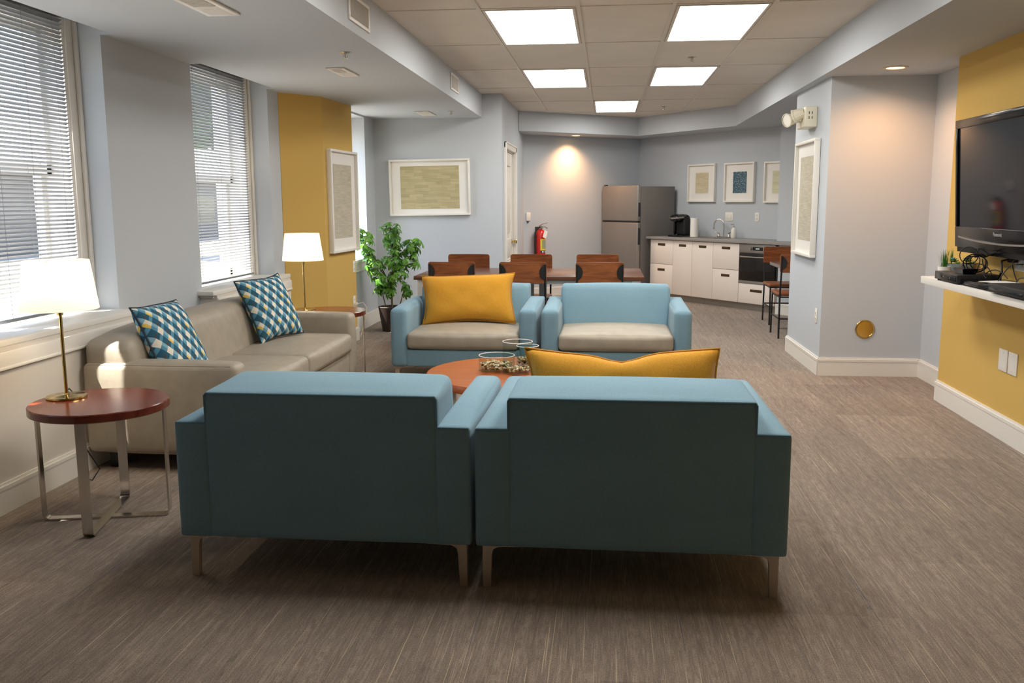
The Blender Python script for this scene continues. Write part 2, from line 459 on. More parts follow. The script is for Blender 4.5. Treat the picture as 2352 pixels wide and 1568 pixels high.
ART_L = artmat('woven_pale', '#dad5b6', '#d3ceae', .3, .05)
ART_B = artmat('dashed_blue', '#476270', '#425b69', .2, .04, '#a9c3c8')

# ------------------------------------------------------------------ room dimensions
ZC, ZS = 2.578, 2.3185            # tiled ceiling, soffits
XL = -2.83                        # piers of the window wall
XW = -3.00                        # window plane
XLOW = -2.705                     # wall under the windows
SLX, SRX = -1.408, 1.615          # soffit edges
KB = Vector((.616, -.788)); KN = Vector((-.788, -.616)); K0 = Vector((.497, 14.44))   # kitchen wall frame
KANG = math.atan2(KB.y, KB.x)
Y0 = -7.0

m = MB(); m.box((-3.6, Y0, -.06), (3.2, 15.2, 0)); struct(m.build('floor', CARPET, smooth=0))
m = MB(); m.box((-1.5, Y0, ZC), (1.8, 14.8, ZC + .1)); struct(m.build('ceiling', TILE, smooth=0))
# suspended grid of the tiled ceiling
GX = [-1.42, -.812, -.19, .40, 1.007, 1.615]; GY = [-5.8, -4.5, -3.2, -1.9, -.6, .7, 2.0, 3.29, 4.59, 5.89, 7.21, 8.54, 9.92, 11.29, 12.72]
m = MB()
for x in GX[1:-1]: m.box((x - .012, Y0, ZC - .006), (x + .012, 14.2, ZC + .002))
for y in GY: m.box((-1.4, y - .010, ZC - .005), (1.62, y + .010, ZC + .002))
struct(m.build('trim_1', GRID, smooth=0))
# soffit left: stops short of the window recesses
m = MB()
rec = [(2.5, 5.03), (6.14, 7.54)]
m.box((-2.75, Y0, ZS), (SLX, 10.42, ZC + .1))
ys = [Y0] + [v for r_ in rec for v in r_] + [10.42]
for a, b in zip(ys[::2], ys[1::2]):
    if b > 10: m.box((-3.3, a, ZS), (-2.75, 8.0, ZC + .1)); a = 8.0
    m.box((-3.3 if b < 10 else -3.05, a, ZS), (-2.75, b, ZC + .1))
for a, b in rec: m.box((-3.2, a, ZS + .13), (-2.75, b, ZC + .1))
struct(m.build('ceiling_left', WALL, smooth=0))
m = MB()
m.poly([(SRX, Y0), (3.2, Y0), (3.2, 11.2), (.56, 14.62), (-1.25, 13.25), (-1.18, 12.40), (.445, 13.674), (SRX, 12.06)], ZS, ZC + .1)
struct(m.build('ceiling_right', WALL, smooth=0))

# ---- left window wall
m = MB()
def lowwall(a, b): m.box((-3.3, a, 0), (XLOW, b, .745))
m.box((-3.3, Y0, 0), (XL, 2.5, ZS)); m.box((-3.3, 5.03, 0), (XL, 6.14, ZS)); m.box((-3.3, 7.54, 0), (XL + .01, 7.95, ZS))
m.box((-3.2, 2.5, 2.43), (XW - .05, 5.03, ZS + .135)); m.box((-3.2, 6.14, 2.43), (XW - .05, 7.54, ZS + .135))
# alcove by the plant
m.box((-3.05, 8.9, 0), (-2.66, 10.02, .745)); m.box((-3.05, 8.9, 2.30), (-2.66, 10.02, ZS)); m.box((-3.05, 10.02, 0), (-2.66, 10.6, ZS))
struct(m.build('wall_left', WALL, smooth=0))
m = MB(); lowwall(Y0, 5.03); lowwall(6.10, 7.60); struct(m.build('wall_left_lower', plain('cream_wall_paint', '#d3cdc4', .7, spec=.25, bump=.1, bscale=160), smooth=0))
m = MB(); m.poly([(-2.815, 7.79), (-2.554, 8.16), (-2.507, 8.966), (-3.1, 8.97), (-3.1, 7.79)], 0, ZS + .05)
struct(m.build('wall_left_yellow', YELLOW, smooth=0))
# ---- back walls
m = MB(); m.box((-3.0, 10.42, 0), (-1.1855, 10.6, ZC + .05)); struct(m.build('wall_back', WALL, smooth=0))
DY0, DY1, DZ = 10.74, 11.86, 2.0
m = MB(); m.box((-1.33, 10.425, 0), (-1.185, DY0 - .02, ZC + .05)); m.box((-1.33, DY1 + .02, 0), (-1.185, 13.35, ZC + .05)); m.box((-1.33, DY0 - .02, DZ + .02), (-1.185, DY1 + .02, ZC + .05)); m.box((-1.5, DY0 - .1, 0), (-1.33, DY1 + .1, ZC))
struct(m.build('wall_door', WALL, smooth=0))
def quad_wall(p, q, n, th, z0=0, z1=ZC + .05):
    p, q, n = Vector(p), Vector(q), Vector(n)
    return [tuple(p), tuple(q), tuple(q - n * th), tuple(p - n * th)], z0, z1
fa = Vector((.788, .616))
P = K0 - fa * 2.3
m = MB(); o, z0, z1 = quad_wall(K0 + fa * .1, P, (.616, -.788), .15); m.poly(o[::-1], z0, z1); struct(m.build('wall_back_angled', WALL, smooth=0))
m = MB(); o, z0, z1 = quad_wall(K0 - KB * .1, K0 + KB * 4.2, KN, .15); m.poly(o, z0, z1); struct(m.build('wall_kitchen', WALL, smooth=0))
def kp(s, d): v = K0 + KB * s + KN * d; return (v.x, v.y)
m = MB(); m.poly([kp(3.09, -.05), kp(3.09, .34), kp(4.2, .34), kp(4.2, -.05)][::-1], 0, ZS + .02); m.poly([kp(3.36, .2), kp(3.36, .60), kp(4.2, .60), kp(4.2, .2)][::-1], 0, .842)
struct(m.build('wall_kitchen_return', WALL, smooth=0))
# ---- right: column, recess, yellow chimney breast
m = MB(); m.poly([(1.70, 7.385), (3.2, 7.385), (3.2, 8.6), (1.685, 8.6)], 0, ZS + .05); struct(m.build('wall_column', WALL, smooth=0))
m = MB(); m.box((2.475, 6.2, 0), (2.7, 7.45, ZS + .05)); struct(m.build('wall_right', WALL, smooth=0))
m = MB(); m.box((2.315, Y0, 0), (2.7, 6.52, ZS + .05)); struct(m.build('wall_right_yellow', YELLOW, smooth=0))
m = MB(); m.box((2.9, 8.5, 0), (3.2, 11.6, ZS + .05)); struct(m.build('wall_right_rear', WALL, smooth=0))
m = MB(); m.box((-3.3, Y0 - .15, 0), (2.7, Y0, ZC + .05)); struct(m.build('wall_front', WALL, smooth=0))

# ---- baseboards
def base_run(name, pts, h=.135):
    m = MB()
    for p, q in zip(pts, pts[1:]):
        p = Vector((p[0], p[1])); q = Vector((q[0], q[1])); d = (q - p).normalized(); n = Vector((-d.y, d.x))   # room is to the left of the run
        for t, z0, z1 in ((.016, 0, h - .03), (.019, h - .03, h - .012), (.010, h - .012, h)):
            a, b = p - d * .0, q + d * .0
            m.poly([tuple(a - n * .004), tuple(b - n * .004), tuple(b + n * t + d * t * .5), tuple(a + n * t - d * t * .5)], z0, z1)
    return struct(m.build(name, WHITE, smooth=0))
base_run('baseboard_left', [(XLOW, 7.60), (XLOW, Y0)], .14)
base_run('baseboard_left_yellow', [(-2.507, 8.966), (-2.554, 8.16), (-2.815, 7.79)])
base_run('baseboard_alcove', [(-1.185, 10.42), (-2.66, 10.42), (-2.66, 8.97)], .16)
base_run('baseboard_door', [(-1.185, 13.12), (-1.185, 11.97)])
base_run('baseboard_back', [kp(0, 0), (P.x + .25, P.y + .2)])
base_run('baseboard_kitchen', [kp(4.1, .60), kp(3.36, .60)])
base_run('baseboard_column', [(2.475, 7.385), (1.70, 7.385), (1.685, 8.6)][::1], .145)
base_run('baseboard_right', [(2.475, 6.5), (2.475, 7.385)], .145)
base_run('baseboard_right_yellow', [(2.315, Y0), (2.315, 6.52)], .145)

# ------------------------------------------------------------------ windows
def window(n, y0, y1, zt, sill_y0, sill_y1, xw=XW, sx=-2.715, split=None, cw=.13, low=XLOW):
    w = bpy.data.objects.new('window_%d' % n, None); COL.objects.link(w); w['kind'] = 'structure'; w.location = (xw, (y0 + y1) / 2, .78)
    yc = (y0 + y1) / 2; X = lambda x: x - xw; Y = lambda y: y - yc; Z = lambda z: z - .78
    m = MB()
    for a, b in ((y0, y0 + cw), (y1 - cw, y1)):
        m.box((X(xw - .02), Y(a), Z(.775)), (X(xw + .02), Y(b), Z(zt)), .004)
    for a, b in ((y0 + .0, y0 + .03), (y1 - .03, y1)):
        m.box((X(xw + .02), Y(a), Z(.775)), (X(xw + .04), Y(b), Z(zt)), .006)
    for a, b in ((y0 + cw - .04, y0 + cw - .025), (y1 - cw + .025, y1 - cw + .04)):
        m.box((X(xw + .015), Y(a), Z(.775)), (X(xw + .028), Y(b), Z(zt)), .005)
    m.box((X(xw - .02), Y(y0), Z(zt - .1)), (X(xw + .018), Y(y1), Z(zt)), .004)
    m.build('casing', WHITE, w)
    m = MB(); zs = 1.58; ys = [y0 + cw - .01] + ([split - .03, split + .03] if split else []) + [y1 - cw + .01]
    for a, b in zip(ys[::2], ys[1::2]):
        for (xa, za, zb) in ((-.10, zs - .03, zt - .08), (-.14, .79, zs + .03)):
            m.box((X(xw + xa), Y(a), Z(za)), (X(xw + xa - .035), Y(a + .05), Z(zb))); m.box((X(xw + xa), Y(b - .05), Z(za)), (X(xw + xa - .035), Y(b), Z(zb)))
            m.box((X(xw + xa), Y(a), Z(za)), (X(xw + xa - .035), Y(b), Z(za + .05))); m.box((X(xw + xa), Y(a), Z(zb - .05)), (X(xw + xa - .035), Y(b), Z(zb)))
    if split: m.box((X(xw + .0), Y(split - .03), Z(.79)), (X(xw - .16), Y(split + .03), Z(zt)))
    for a, b in ((y0 + .0, y0 + cw), (y1 - cw, y1)): m.box((X(xw - .02), Y(a), Z(.76)), (X(xw - .2), Y(b), Z(zt)))
    m.box((X(xw - .02), Y(y0), Z(zt - .09)), (X(xw - .2), Y(y1), Z(zt)))
    m.build('sash', WHITE, w)
    m = MB()
    for a, b in zip(ys[::2], ys[1::2]):
        m.box((X(xw - .115), Y(a + .03), Z(zs)), (X(xw - .12), Y(b - .03), Z(zt - .1))); m.box((X(xw - .155), Y(a + .03), Z(.82)), (X(xw - .16), Y(b - .03), Z(zs)))
    m.build('pane', PANE, w)
    m = MB(); m.box((X(xw - .2), Y(y0), Z(.74)), (X(sx - .02), Y(y1), Z(.775))); m.box((X(XL - .02), Y(sill_y0), Z(.745)), (X(sx), Y(sill_y1), Z(.777)), .006)
    m.box((X(XL - .02), Y(sill_y0 + .03), Z(.725)), (X(sx - .012), Y(sill_y1 - .03), Z(.745)), .004)
    m.build('window_sill', WHITE, w)
    m = MB(); m.box((X(low - .02), Y(sill_y0 + .04), Z(.655)), (X(low + .012), Y(sill_y1 - .04), Z(.725)), .003); m.box((X(low - .02), Y(sill_y0 + .04), Z(.645)), (X(low + .018), Y(sill_y1 - .04), Z(.66)), .004)
    m.build('apron', WHITE, w)
    return w
window(1, 2.5, 5.03, 2.43, 1.9, 4.99, split=3.60)
window(2, 6.14, 7.54, 2.43, 6.06, 7.64)
window(3, 8.985, 10.02, 2.30, 8.99, 10.06, xw=-2.88, sx=-2.625, cw=.05, low=-2.66)

def blind(label, y0, y1, zt, zb, x=-2.965, tilt=31):
    t = thing('window_blind', label, 'blind', (x, (y0 + y1) / 2, zt), group='horizontal blinds in the windows'); w = (y1 - y0) / 2
    m = MB(); m.box((-.018, -w, -.035), (.02, w, 0), .003); m.build('headrail', BLIND, t)
    m = MB(); z = -.055; c, s = math.cos(R(tilt)), math.sin(R(tilt)); hw = .0125
    while z > zb - zt + .03:
        n = 4; top = []; 
        for k in range(n + 1):
            u = -1 + 2 * k / n; px = u * hw * c - (1 - u * u) * .0022 * s; pz = z + u * hw * s + (1 - u * u) * .0022
            top.append((px, pz))
        v0 = [m.bm.verts.new((a, -w, b)) for a, b in top]; v1 = [m.bm.verts.new((a, w, b)) for a, b in top]
        for k in range(n): m.bm.faces.new((v0[k], v0[k+1], v1[k+1], v1[k]))
        z -= .0218
    m.build('slats', BLIND, t, smooth=60)
    m = MB(); m.box((-.012, -w, zb - zt), (.014, w, zb - zt + .016), .003); m.build('bottom_rail', BLIND, t)
    for yy in (-w * .72, 0, w * .72):
        m = MB(); m.tube([(.015, yy, -.03), (.015, yy, zb - zt + .01)], .0008, 5); m.tube([(-.015, yy, -.03), (-.015, yy, zb - zt + .01)], .0008, 5); m.build('ladder_cord', BLIND, t)
    return t
blind('white slatted blind in the nearest window, behind the brass lamp', 4.14, 4.875, 2.42, .80)
blind('unseen white slatted blind just past the left edge of the photo, next to the visible one', 3.345, 4.05, 2.42, .80)  # out of view; ends placed to leave a sun gap for the sofa streak
blind('unseen added white slatted blind farthest left of the photo, nearest the camera position', 2.62, 3.285, 2.42, .80)  # out of view, split from its neighbour so a second sun streak passes
blind('white slatted blind in the narrow window behind the sofa', 6.27, 7.415, 2.42, .79)

# ------------------------------------------------------------------ door
d = bpy.data.objects.new('door_1', None); COL.objects.link(d); d['kind'] = 'structure'; d.location = (-1.185, DY0, 0)
W = DY1 - DY0
m = MB()
for a, b, z0, z1 in ((-.07, 0, 0, DZ + .07), (W, W + .07, 0, DZ + .07), (-.07, W + .07, DZ, DZ + .07)):
    m.box((-.02, a, z0), (.018, b, z1), .004)
for a, b, z0, z1 in ((-.075, -.055, 0, DZ + .075), (W + .055, W + .075, 0, DZ + .075), (-.075, W + .075, DZ + .055, DZ + .075)):
    m.box((.01, a, z0), (.028, b, z1), .004)
m.box((-.12, 0, 0), (-.02, .015, DZ)); m.box((-.12, W - .015, 0), (-.02, W, DZ)); m.box((-.12, 0, DZ - .015), (-.02, W, DZ))
m.build('door_casing', WHITE, d)
m = MB()
st = .17
m.box((-.075, .018, .01), (-.05, W - .018, DZ - .018))
for a, b, z0, z1 in ((.018, st, .01, DZ - .018), (W - st, W - .018, .01, DZ - .018), (st, W - st, .01, .18), (st, W - st, .70, .92), (st, W - st, DZ - .18, DZ - .018)):
    m.box((-.06, a, z0), (-.035, b, z1), .004)
m.box((-.055, st + .05, .99), (-.04, W - st - .05, DZ - .24), .012)
m.build('door_leaf', WHITE, d)
m = MB()
for k in range(17):
    z = .20 + k * .029
    m.box((-.012, st, -.012), (.006, W - st, .0), M=Matrix.Translation((-.045, 0, z)) @ Matrix.Rotation(R(35), 4, 'Y'))
m.build('louver', WHITE, d)
m = MB(); m.lathe([(0, 0), (.03, 0), (.03, .006), (.012, .01), (.012, .035), (.026, .045), (.03, .058), (.022, .07), (0, .073)], 20, Matrix.Translation((-.035, W - .075, .875)) @ Matrix.Rotation(R(90), 4, 'Y'))
m.build('door_knob', BRASS, d)
for z in (1.78, 1.0, .25):
    m = MB(); m.box((-.034, .012, z - .05), (-.03, .03, z + .05)); m.cyl((-.028, .014, z - .05), .007, .1, 10); m.build('hinge', BRASS, d)
m = MB(); m.box((-.034, .06, 1.72), (-.02, .12, 1.76), .004); m.build('door_closer', BRASS, d)

# ------------------------------------------------------------------ ceiling fittings
PANEL = emis('light_panel', '#fffaf3', 15.5)
def panel(ix, iy, label):
    x0, x1 = GX[ix] + .02, GX[ix + 1] - .02; y0, y1 = GY[iy] + .02, GY[iy + 1] - .02
    t = thing('ceiling_light', label, 'ceiling light', ((x0 + x1) / 2, (y0 + y1) / 2, ZC), group='lit panels in the tiled ceiling')
    w, l = (x1 - x0) / 2, (y1 - y0) / 2
    m = MB()
    for a, b in (((-w, -l), (w, -l + .018)), ((-w, l - .018), (w, l)), ((-w, -l + .018), (-w + .018, l - .018)), ((w - .018, -l + .018), (w, l - .018))):
        m.box((a[0], a[1], -.010), (b[0], b[1], .0))
    m.build('frame', GRID, t)
    m = MB(); v = [m.bm.verts.new(p) for p in ((-w + .018, -l + .018, -.004), (w - .018, -l + .018, -.004), (w - .018, l - .018, -.004), (-w + .018, l - .018, -.004))]
    m.bm.faces.new(v[::-1]); m.build('diffuser', PANEL, t, smooth=0)
panel(1, 7, 'lit ceiling panel just past the top edge of the photo, over the left chair back')
panel(3, 7, 'lit ceiling panel just past the top edge of the photo, over the right chair back')
panel(1, 9, 'large square-looking lit ceiling panel, front left of the five')
panel(3, 9, 'large lit ceiling panel at the front right of the five')
panel(1, 11, 'lit ceiling panel in the middle row, on the left')
panel(3, 11, 'lit ceiling panel in the middle row, on the right')
panel(2, 13, 'smallest lit ceiling panel, alone at the far end of the grid')

def sprinkler(x, y, z, label):
    t = thing('ceiling_sprinkler', label, 'sprinkler', (x, y, z), group='ceiling sprinklers'); t.scale = (1.05, 1.05, .62)
    m = MB(); m.lathe([(0, 0), (.038, 0), (.038, -.003), (.02, -.012), (.012, -.014), (0, -.014)], 20); m.build('escutcheon', CHROME, t)
    m = MB(); m.cyl((0, 0, -.03), .009, .02, 10); m.tube([(.008, 0, -.028), (.013, 0, -.045), (.004, 0, -.058)], .0025, 6); m.tube([(-.008, 0, -.028), (-.013, 0, -.045), (-.004, 0, -.058)], .0025, 6)
    m.cyl((0, 0, -.055), .003, .03, 6); m.build('sprinkler_head', CHROME, t)
    m = MB(); m.cyl((0, 0, -.062), .018, .003, 16); m.build('deflector', CHROME, t)
sprinkler(-1.647, 5.80, ZS, 'chrome fire sprinkler on the left soffit, in front of the middle vent')
sprinkler(-1.626, 9.63, ZS, 'chrome fire sprinkler at the far end of the left soffit')
sprinkler(.70, 8.04, ZC, 'chrome fire sprinkler on the tiled ceiling between the right-hand light panels')
sprinkler(.72, 12.15, ZC, 'small chrome fire sprinkler at the far end of the tiled ceiling')

def vent(x, y, l, w, label):
    t = thing('ceiling_vent', label, 'vent', (x, y, ZS), group='air vents in the left soffit')
    m = MB()
    for a, b in (((-w, -l), (w, -l + .03)), ((-w, l - .03), (w, l)), ((-w, -l + .03), (-w + .03, l - .03)), ((w - .03, -l + .03), (w, l - .03))): m.box((a[0], a[1], -.010), (b[0], b[1], 0), .003)
    m.build('frame', VENT, t)
    m = MB(); m.box((-w + .02, -l + .02, -.003), (w - .02, l - .02, 0)); m.build('backing', VENTIN, t, smooth=0)
    m = MB(); n = int(2 * (l - .03) / .016)
    for k in range(n):
        yy = -l + .034 + k * .016; a = 40 if k < n / 2 else -40
        m.box((-w + .03, -.008, -.001), (w - .03, .008, .001), M=Matrix.Translation((0, yy, -.007)) @ Matrix.Rotation(R(a), 4, 'X'))
    m.build('louver', VENT, t, smooth=0)
vent(-1.91, 4.36, .21, .085, 'white louvred ceiling vent nearest the camera, at the top edge of the photo')
vent(-1.905, 6.63, .21, .065, 'white louvred ceiling vent in the middle of the left soffit')
vent(-1.93, 9.80, .22, .075, 'white louvred ceiling vent farthest away, above the potted plant')
def side_vent(y0, y1, z0, z1, label):
    t = thing('wall_vent', label, 'vent', (SLX, (y0 + y1) / 2, z0), group='grilles on the soffit side')
    l = (y1 - y0) / 2; h = z1 - z0; m = MB()
    for a, b in (((-l, 0), (l, .02)), ((-l, h - .02), (l, h)), ((-l, .02), (-l + .025, h - .02)), ((l - .025, .02), (l, h - .02))): m.box((0, a[0], a[1]), (.01, b[0], b[1]), .003)
    m.build('frame', VENT, t)
    m = MB(); m.box((0, -l + .02, .015), (.003, l - .02, h - .015)); m.build('backing', VENTIN, t, smooth=0)
    m = MB(); n = int((2 * l - .06) / .014)
    for k in range(n): m.box((-.007, -.0008, .02), (.006, .0008, h - .02), M=Matrix.Translation((.006, -l + .035 + k * .014, 0)) @ Matrix.Rotation(R(-40), 4, 'Z'))
    m.build('louver', VENT, t, smooth=0)
side_vent(5.03, 5.47, 2.37, 2.52, 'white grille on the side of the soffit, cut by the top of the photo')
side_vent(8.32, 8.74, 2.385, 2.535, 'white grille on the side of the soffit, near its far end')

GLOWW = emis('downlight_lamp', '#ffd9a0', 9.0)
def downlight(x, y, label, power, aim, size=R(75), blend=.8):
    t = thing('recessed_downlight', label, 'downlight', (x, y, ZS), group='recessed downlights')
    m = MB(); m.lathe([(.062, -.001), (.064, -.006), (.088, -.006), (.09, 0), (.062, 0)], 32); m.build('trim_ring', plain('downlight_trim', '#d8c7a8', .35), t)
    m = MB(); v = [m.bm.verts.new((.063 * math.cos(2*math.pi*i/28), .063 * math.sin(2*math.pi*i/28), -.0015)) for i in range(28)]; m.bm.faces.new(v[::-1]); m.build('lens', GLOWW, t, smooth=0)
    ld = bpy.data.lights.new('downlight_beam', 'SPOT'); ld.energy = power; ld.color = (1, .5, .22); ld.spot_size = size; ld.spot_blend = blend; ld.shadow_soft_size = .05
    lo = bpy.data.objects.new('downlight_beam', ld); COL.objects.link(lo); lo.location = (x, y, ZS - .02)
    dv = Vector(aim) - lo.location; lo.rotation_euler = dv.to_track_quat('-Z', 'Y').to_euler()
downlight(-.452, 13.42, 'warm recessed downlight over the angled back wall by the refrigerator', 80, (-.56, 13.60, .3), R(125), 1.0)
downlight(2.034, 6.95, 'warm recessed downlight in front of the grey column near the television', 42, (2.02, 7.20, 0), R(150), 1.0)

# ------------------------------------------------------------------ armchairs
CW, CD, CH = 1.092, .985, .602     # width, depth, arm height
def make_armchair(label, loc, rz):
    t = thing('armchair', label, 'armchair', loc, rz, 'blue armchairs')
    hw = CW / 2; aw = .128; zb = .165
    def recline(p):   # back: plumb behind, sloped in front
        k = (p.z - zb) / .56
        y = p.y
        if y > .15: p.y = y - .10 * (k ** 1) + .04
        return p
    bx = hw - aw + .012
    m = MB()
    def backfn(p):
        k = max(0, (p.z - .42) / .30)
        if p.y > .1: p.y += .0 - .07 * k * ((p.y) / .40)
        if p.z > .55: p.z -= .022 * (1 - p.y / .36) * (p.z - .55) / .18
        return p
    m.soft((-bx, 0, zb), (bx, .42, .735), lambda p: .014 + .03 * max(0, min(1, p.y / .42)), 12, (0, .012, .012), backfn); m.build('backrest', BLUE, t, smooth=60)
    for s in (-1, 1):
        m = MB(); m.soft((s * hw, .0, zb), (s * (hw - aw), CD, CH), lambda p: .012 + .020 * max(0, min(1, p.y / .5)), 14, (.006, .008, .024)); m.build('arm', BLUE, t, smooth=60)
    m = MB(); m.soft((-bx, .34, zb), (bx, CD - .012, .30), .018, 8); m.build('seat_frame', BLUE, t, smooth=60)
    m = MB(); m.soft((-bx + .012, .30, .305), (bx - .012, CD + .022, .425), .03, 14, (0, .012, .032)); m.build('seat_cushion', TAUPE, t, smooth=60)
    # welts behind: back panel outline and top edges of the arms
    m = MB(); m.tube([(-bx + .004, .004, CH), (-bx + .004, .002, .700), (-bx + .010, .003, .709), (bx - .010, .003, .709), (bx - .004, .002, .700), (bx - .004, .004, CH)], .0038, 6)
    for s in (-1, 1): m.tube([(s * (hw - .006), .004, CH - .004), (s * (hw - aw + .01), .003, CH - .003)], .0036, 6)
    m.build('piping', PIPE, t)
    # satin bracket legs
    for sx in (-1, 1):
        for yy, dy in ((.045, 1), (CD - .06, -1)):
            m = MB(); x0 = sx * (hw - .022)
            pr = [(0, 0), (-.027, 0), (-.033, .125), (-.038, .143), (-.056, .153), (-.145, .156), (-.145, .168), (0, .168)]
            pts = [(x0 + sx * a, b) for a, b in pr]
            lo = [m.bm.verts.new((a, yy - .012, b)) for a, b in pts]; hi = [m.bm.verts.new((a, yy + .012, b)) for a, b in pts]; n = len(pts)
            m.bm.faces.new(lo); m.bm.faces.new(hi[::-1])
            for i in range(n): m.bm.faces.new((lo[i], hi[i], hi[(i+1) % n], lo[(i+1) % n]))
            pr2 = [(0, 0), (.012, 0), (.020, .14), (.05, .156), (.14, .158), (.14, .168), (0, .168)]
            lo = [m.bm.verts.new((x0, yy + dy * a, b)) for a, b in pr2]; hi = [m.bm.verts.new((x0 - sx * .026, yy + dy * a, b)) for a, b in pr2]; n = len(pr2)
            m.bm.faces.new(lo); m.bm.faces.new(hi[::-1])
            for i in range(n): m.bm.faces.new((lo[i], hi[i], hi[(i+1) % n], lo[(i+1) % n]))
            m.build('leg', NICKEL, t, smooth=30)
    return t
chair = make_armchair('blue armchair seen from behind on the left, empty, beside the round end table', (-1.016, 3.09, 0), 0)
dup(chair, 'blue armchair seen from behind on the right, with a mustard pillow showing over its back', (.090, 3.085, 0), R(-.4))
dup(chair, 'blue armchair facing the camera with a mustard lumbar pillow on its taupe seat', (-1.052, 7.575, 0), R(180))
dup(chair, 'blue armchair facing the camera with an empty taupe seat', (.076, 7.575, 0), R(180))

# ------------------------------------------------------------------ pillows
def pillow(name, label, cat, w, h, th, mat, pipe, loc, rot, group=None, dent=None, pin=.05, tex=False, seed=0):
    """stuffed pillow in the local x (width) / z (height) plane, y = thickness"""
    N = 22; rnd = random.Random(seed); ph = [rnd.uniform(0, 6) for _ in range(6)]
    o_ = thing(name, label, cat, loc, 0, group); o_.rotation_euler = rot
    def outline(u, v):
        x = u * w / 2 * (1 - pin * (1 - v * v) * u * u); z = v * h / 2 * (1 - pin * 1.3 * (1 - u * u) * v * v)
        if dent and v > 0: z -= dent * math.exp(-((u - .0) / .22) ** 2) * v ** 3
        z += .006 * math.sin(3 * u + ph[0]) * v * v; x += .005 * math.sin(3 * v + ph[1]) * u * u
        return x, z
    m = MB(); fr, bk = {}, {}
    for i in range(N + 1):
        for j in range(N + 1):
            u, v = -1 + 2 * i / N, -1 + 2 * j / N; u = math.copysign(abs(u) ** .8, u); v = math.copysign(abs(v) ** .8, v)
            x, z = outline(u, v); t = th / 2 * (max(0, 1 - u ** 4) ** .55) * (max(0, 1 - v ** 4) ** .55) * (1 - .12 * (u * u + v * v))
            t += .004 * math.sin(9 * u + ph[2]) * math.sin(7 * v + ph[3]) * (1 - u * u) * (1 - v * v)
            sag = .02 * (1 - u * u)
            fr[i, j] = m.bm.verts.new((x, -t, z)); bk[i, j] = fr[i, j] if (i in (0, N) or j in (0, N)) else m.bm.verts.new((x, t, z))
    uvl = m.bm.loops.layers.uv.new('UVMap')
    for i in range(N):
        for j in range(N):
            for g, flip in ((fr, False), (bk, True)):
                k = [(i, j), (i + 1, j), (i + 1, j + 1), (i, j + 1)]
                if flip: k = k[::-1]
                try: f = m.bm.faces.new([g[q] for q in k])
                except ValueError: continue
                for lp, q in zip(f.loops, k): lp[uvl].uv = tuple(.5 + .5 * math.copysign(abs(-1 + 2 * t_ / N) ** .8, t_ - N / 2) for t_ in q)
    m.build('pillow_cover', mat, o_, smooth=80)
    ring = [(-1 + 2 * i / 16, -1) for i in range(16)] + [(1, -1 + 2 * i / 16) for i in range(16)] + [(1 - 2 * i / 16, 1) for i in range(16)] + [(-1, 1 - 2 * i / 16) for i in range(16)]
    m = MB(); m.tube([(outline(u, v)[0], 0, outline(u, v)[1]) for u, v in ring], .0055, 7, closed=True); m.build('piping', pipe, o_, smooth=80)
    return o_
pillow('lumbar_pillow', 'mustard lumbar pillow on the taupe seat of the armchair facing the camera', 'pillow', .74, .40, .17, GOLD, GOLDPIPE, (-1.075, 7.055, .632), (R(-17), R(-2.0), R(1)), 'mustard lumbar pillows', pin=.085, seed=3)
pillow('lumbar_pillow', 'mustard lumbar pillow with a dented top edge behind the near right blue chair back', 'pillow', .78, .40, .17, GOLD, GOLDPIPE, (.07, 3.595, .605), (R(14), R(.3), R(180)), 'mustard lumbar pillows', pin=.085, dent=.03, seed=5)
pillow('throw_pillow', 'blue geometric print pillow at the near end of the sofa, by the sunlit arm', 'pillow', .47, .47, .16, PRINT, NAVY, (-2.37, 4.735, .635), (R(-26), R(1), R(87)), 'blue geometric throw pillows', pin=.07, seed=8)
pillow('throw_pillow', 'blue geometric print pillow at the far end of the sofa, in front of the window', 'pillow', .46, .46, .15, PRINT, NAVY, (-2.31, 6.06, .668), (R(-24), R(-3), R(72)), 'blue geometric throw pillows', pin=.07, seed=9)

# ------------------------------------------------------------------ sofa
SY0, SY1, SX0, SX1 = 4.36, 6.62, -2.685, -1.86
so = thing('sofa', 'taupe vinyl two-cushion sofa along the window wall', 'sofa', ((SX0 + SX1) / 2, (SY0 + SY1) / 2, 0))
sw, sd = (SY1 - SY0) / 2, (SX1 - SX0) / 2
for s in (-1, 1):
    m = MB(); m.soft((-sd, s * sw, .10), (sd, s * (sw - .15), .575), .035, 12, (.01, .006, .012)); m.build('arm', TAUPE, so, smooth=60)
def sofaback(p):
    k = max(0, (p.z - .25) / .5)
    p.x -= .10 * k * ((p.x + sd) / .34) if p.x > -sd + .02 else 0
    p.z -= .05 * (abs(p.y) / sw) ** 6 * k
    return p
m = MB(); m.soft((-sd, -sw + .02, .10), (-sd + .34, sw - .02, .722), .055, 16, (.02, 0, .012), sofaback); m.build('backrest', TAUPE, so, smooth=60)
m = MB(); m.soft((-sd + .25, -sw + .14, .10), (sd - .02, sw - .14, .29), .02, 8); m.build('seat_frame', TAUPE, so, smooth=60)
for a, b in ((-sw + .155, -.004), (.004, sw - .155)):
    m = MB(); m.soft((-sd + .26, a, .295), (sd + .012, b, .435), .035, 14, (.012, .004, .03)); m.build('seat_cushion', TAUPE, so, smooth=60)
for s in (-1, 1): MB().tube([(-sd + .03, s * (sw - .012), .565), (sd - .03, s * (sw - .012), .565)], .004, 6).build('piping', TAUPE, so)
for sx in (-1, 1):
    for sy in (-1, 1):
        m = MB(); m.box((sx * (sd - .10) - .03, sy * (sw - .12) - .03, 0), (sx * (sd - .10) + .03, sy * (sw - .12) + .03, .10), .004); m.build('leg', BLACK, so)

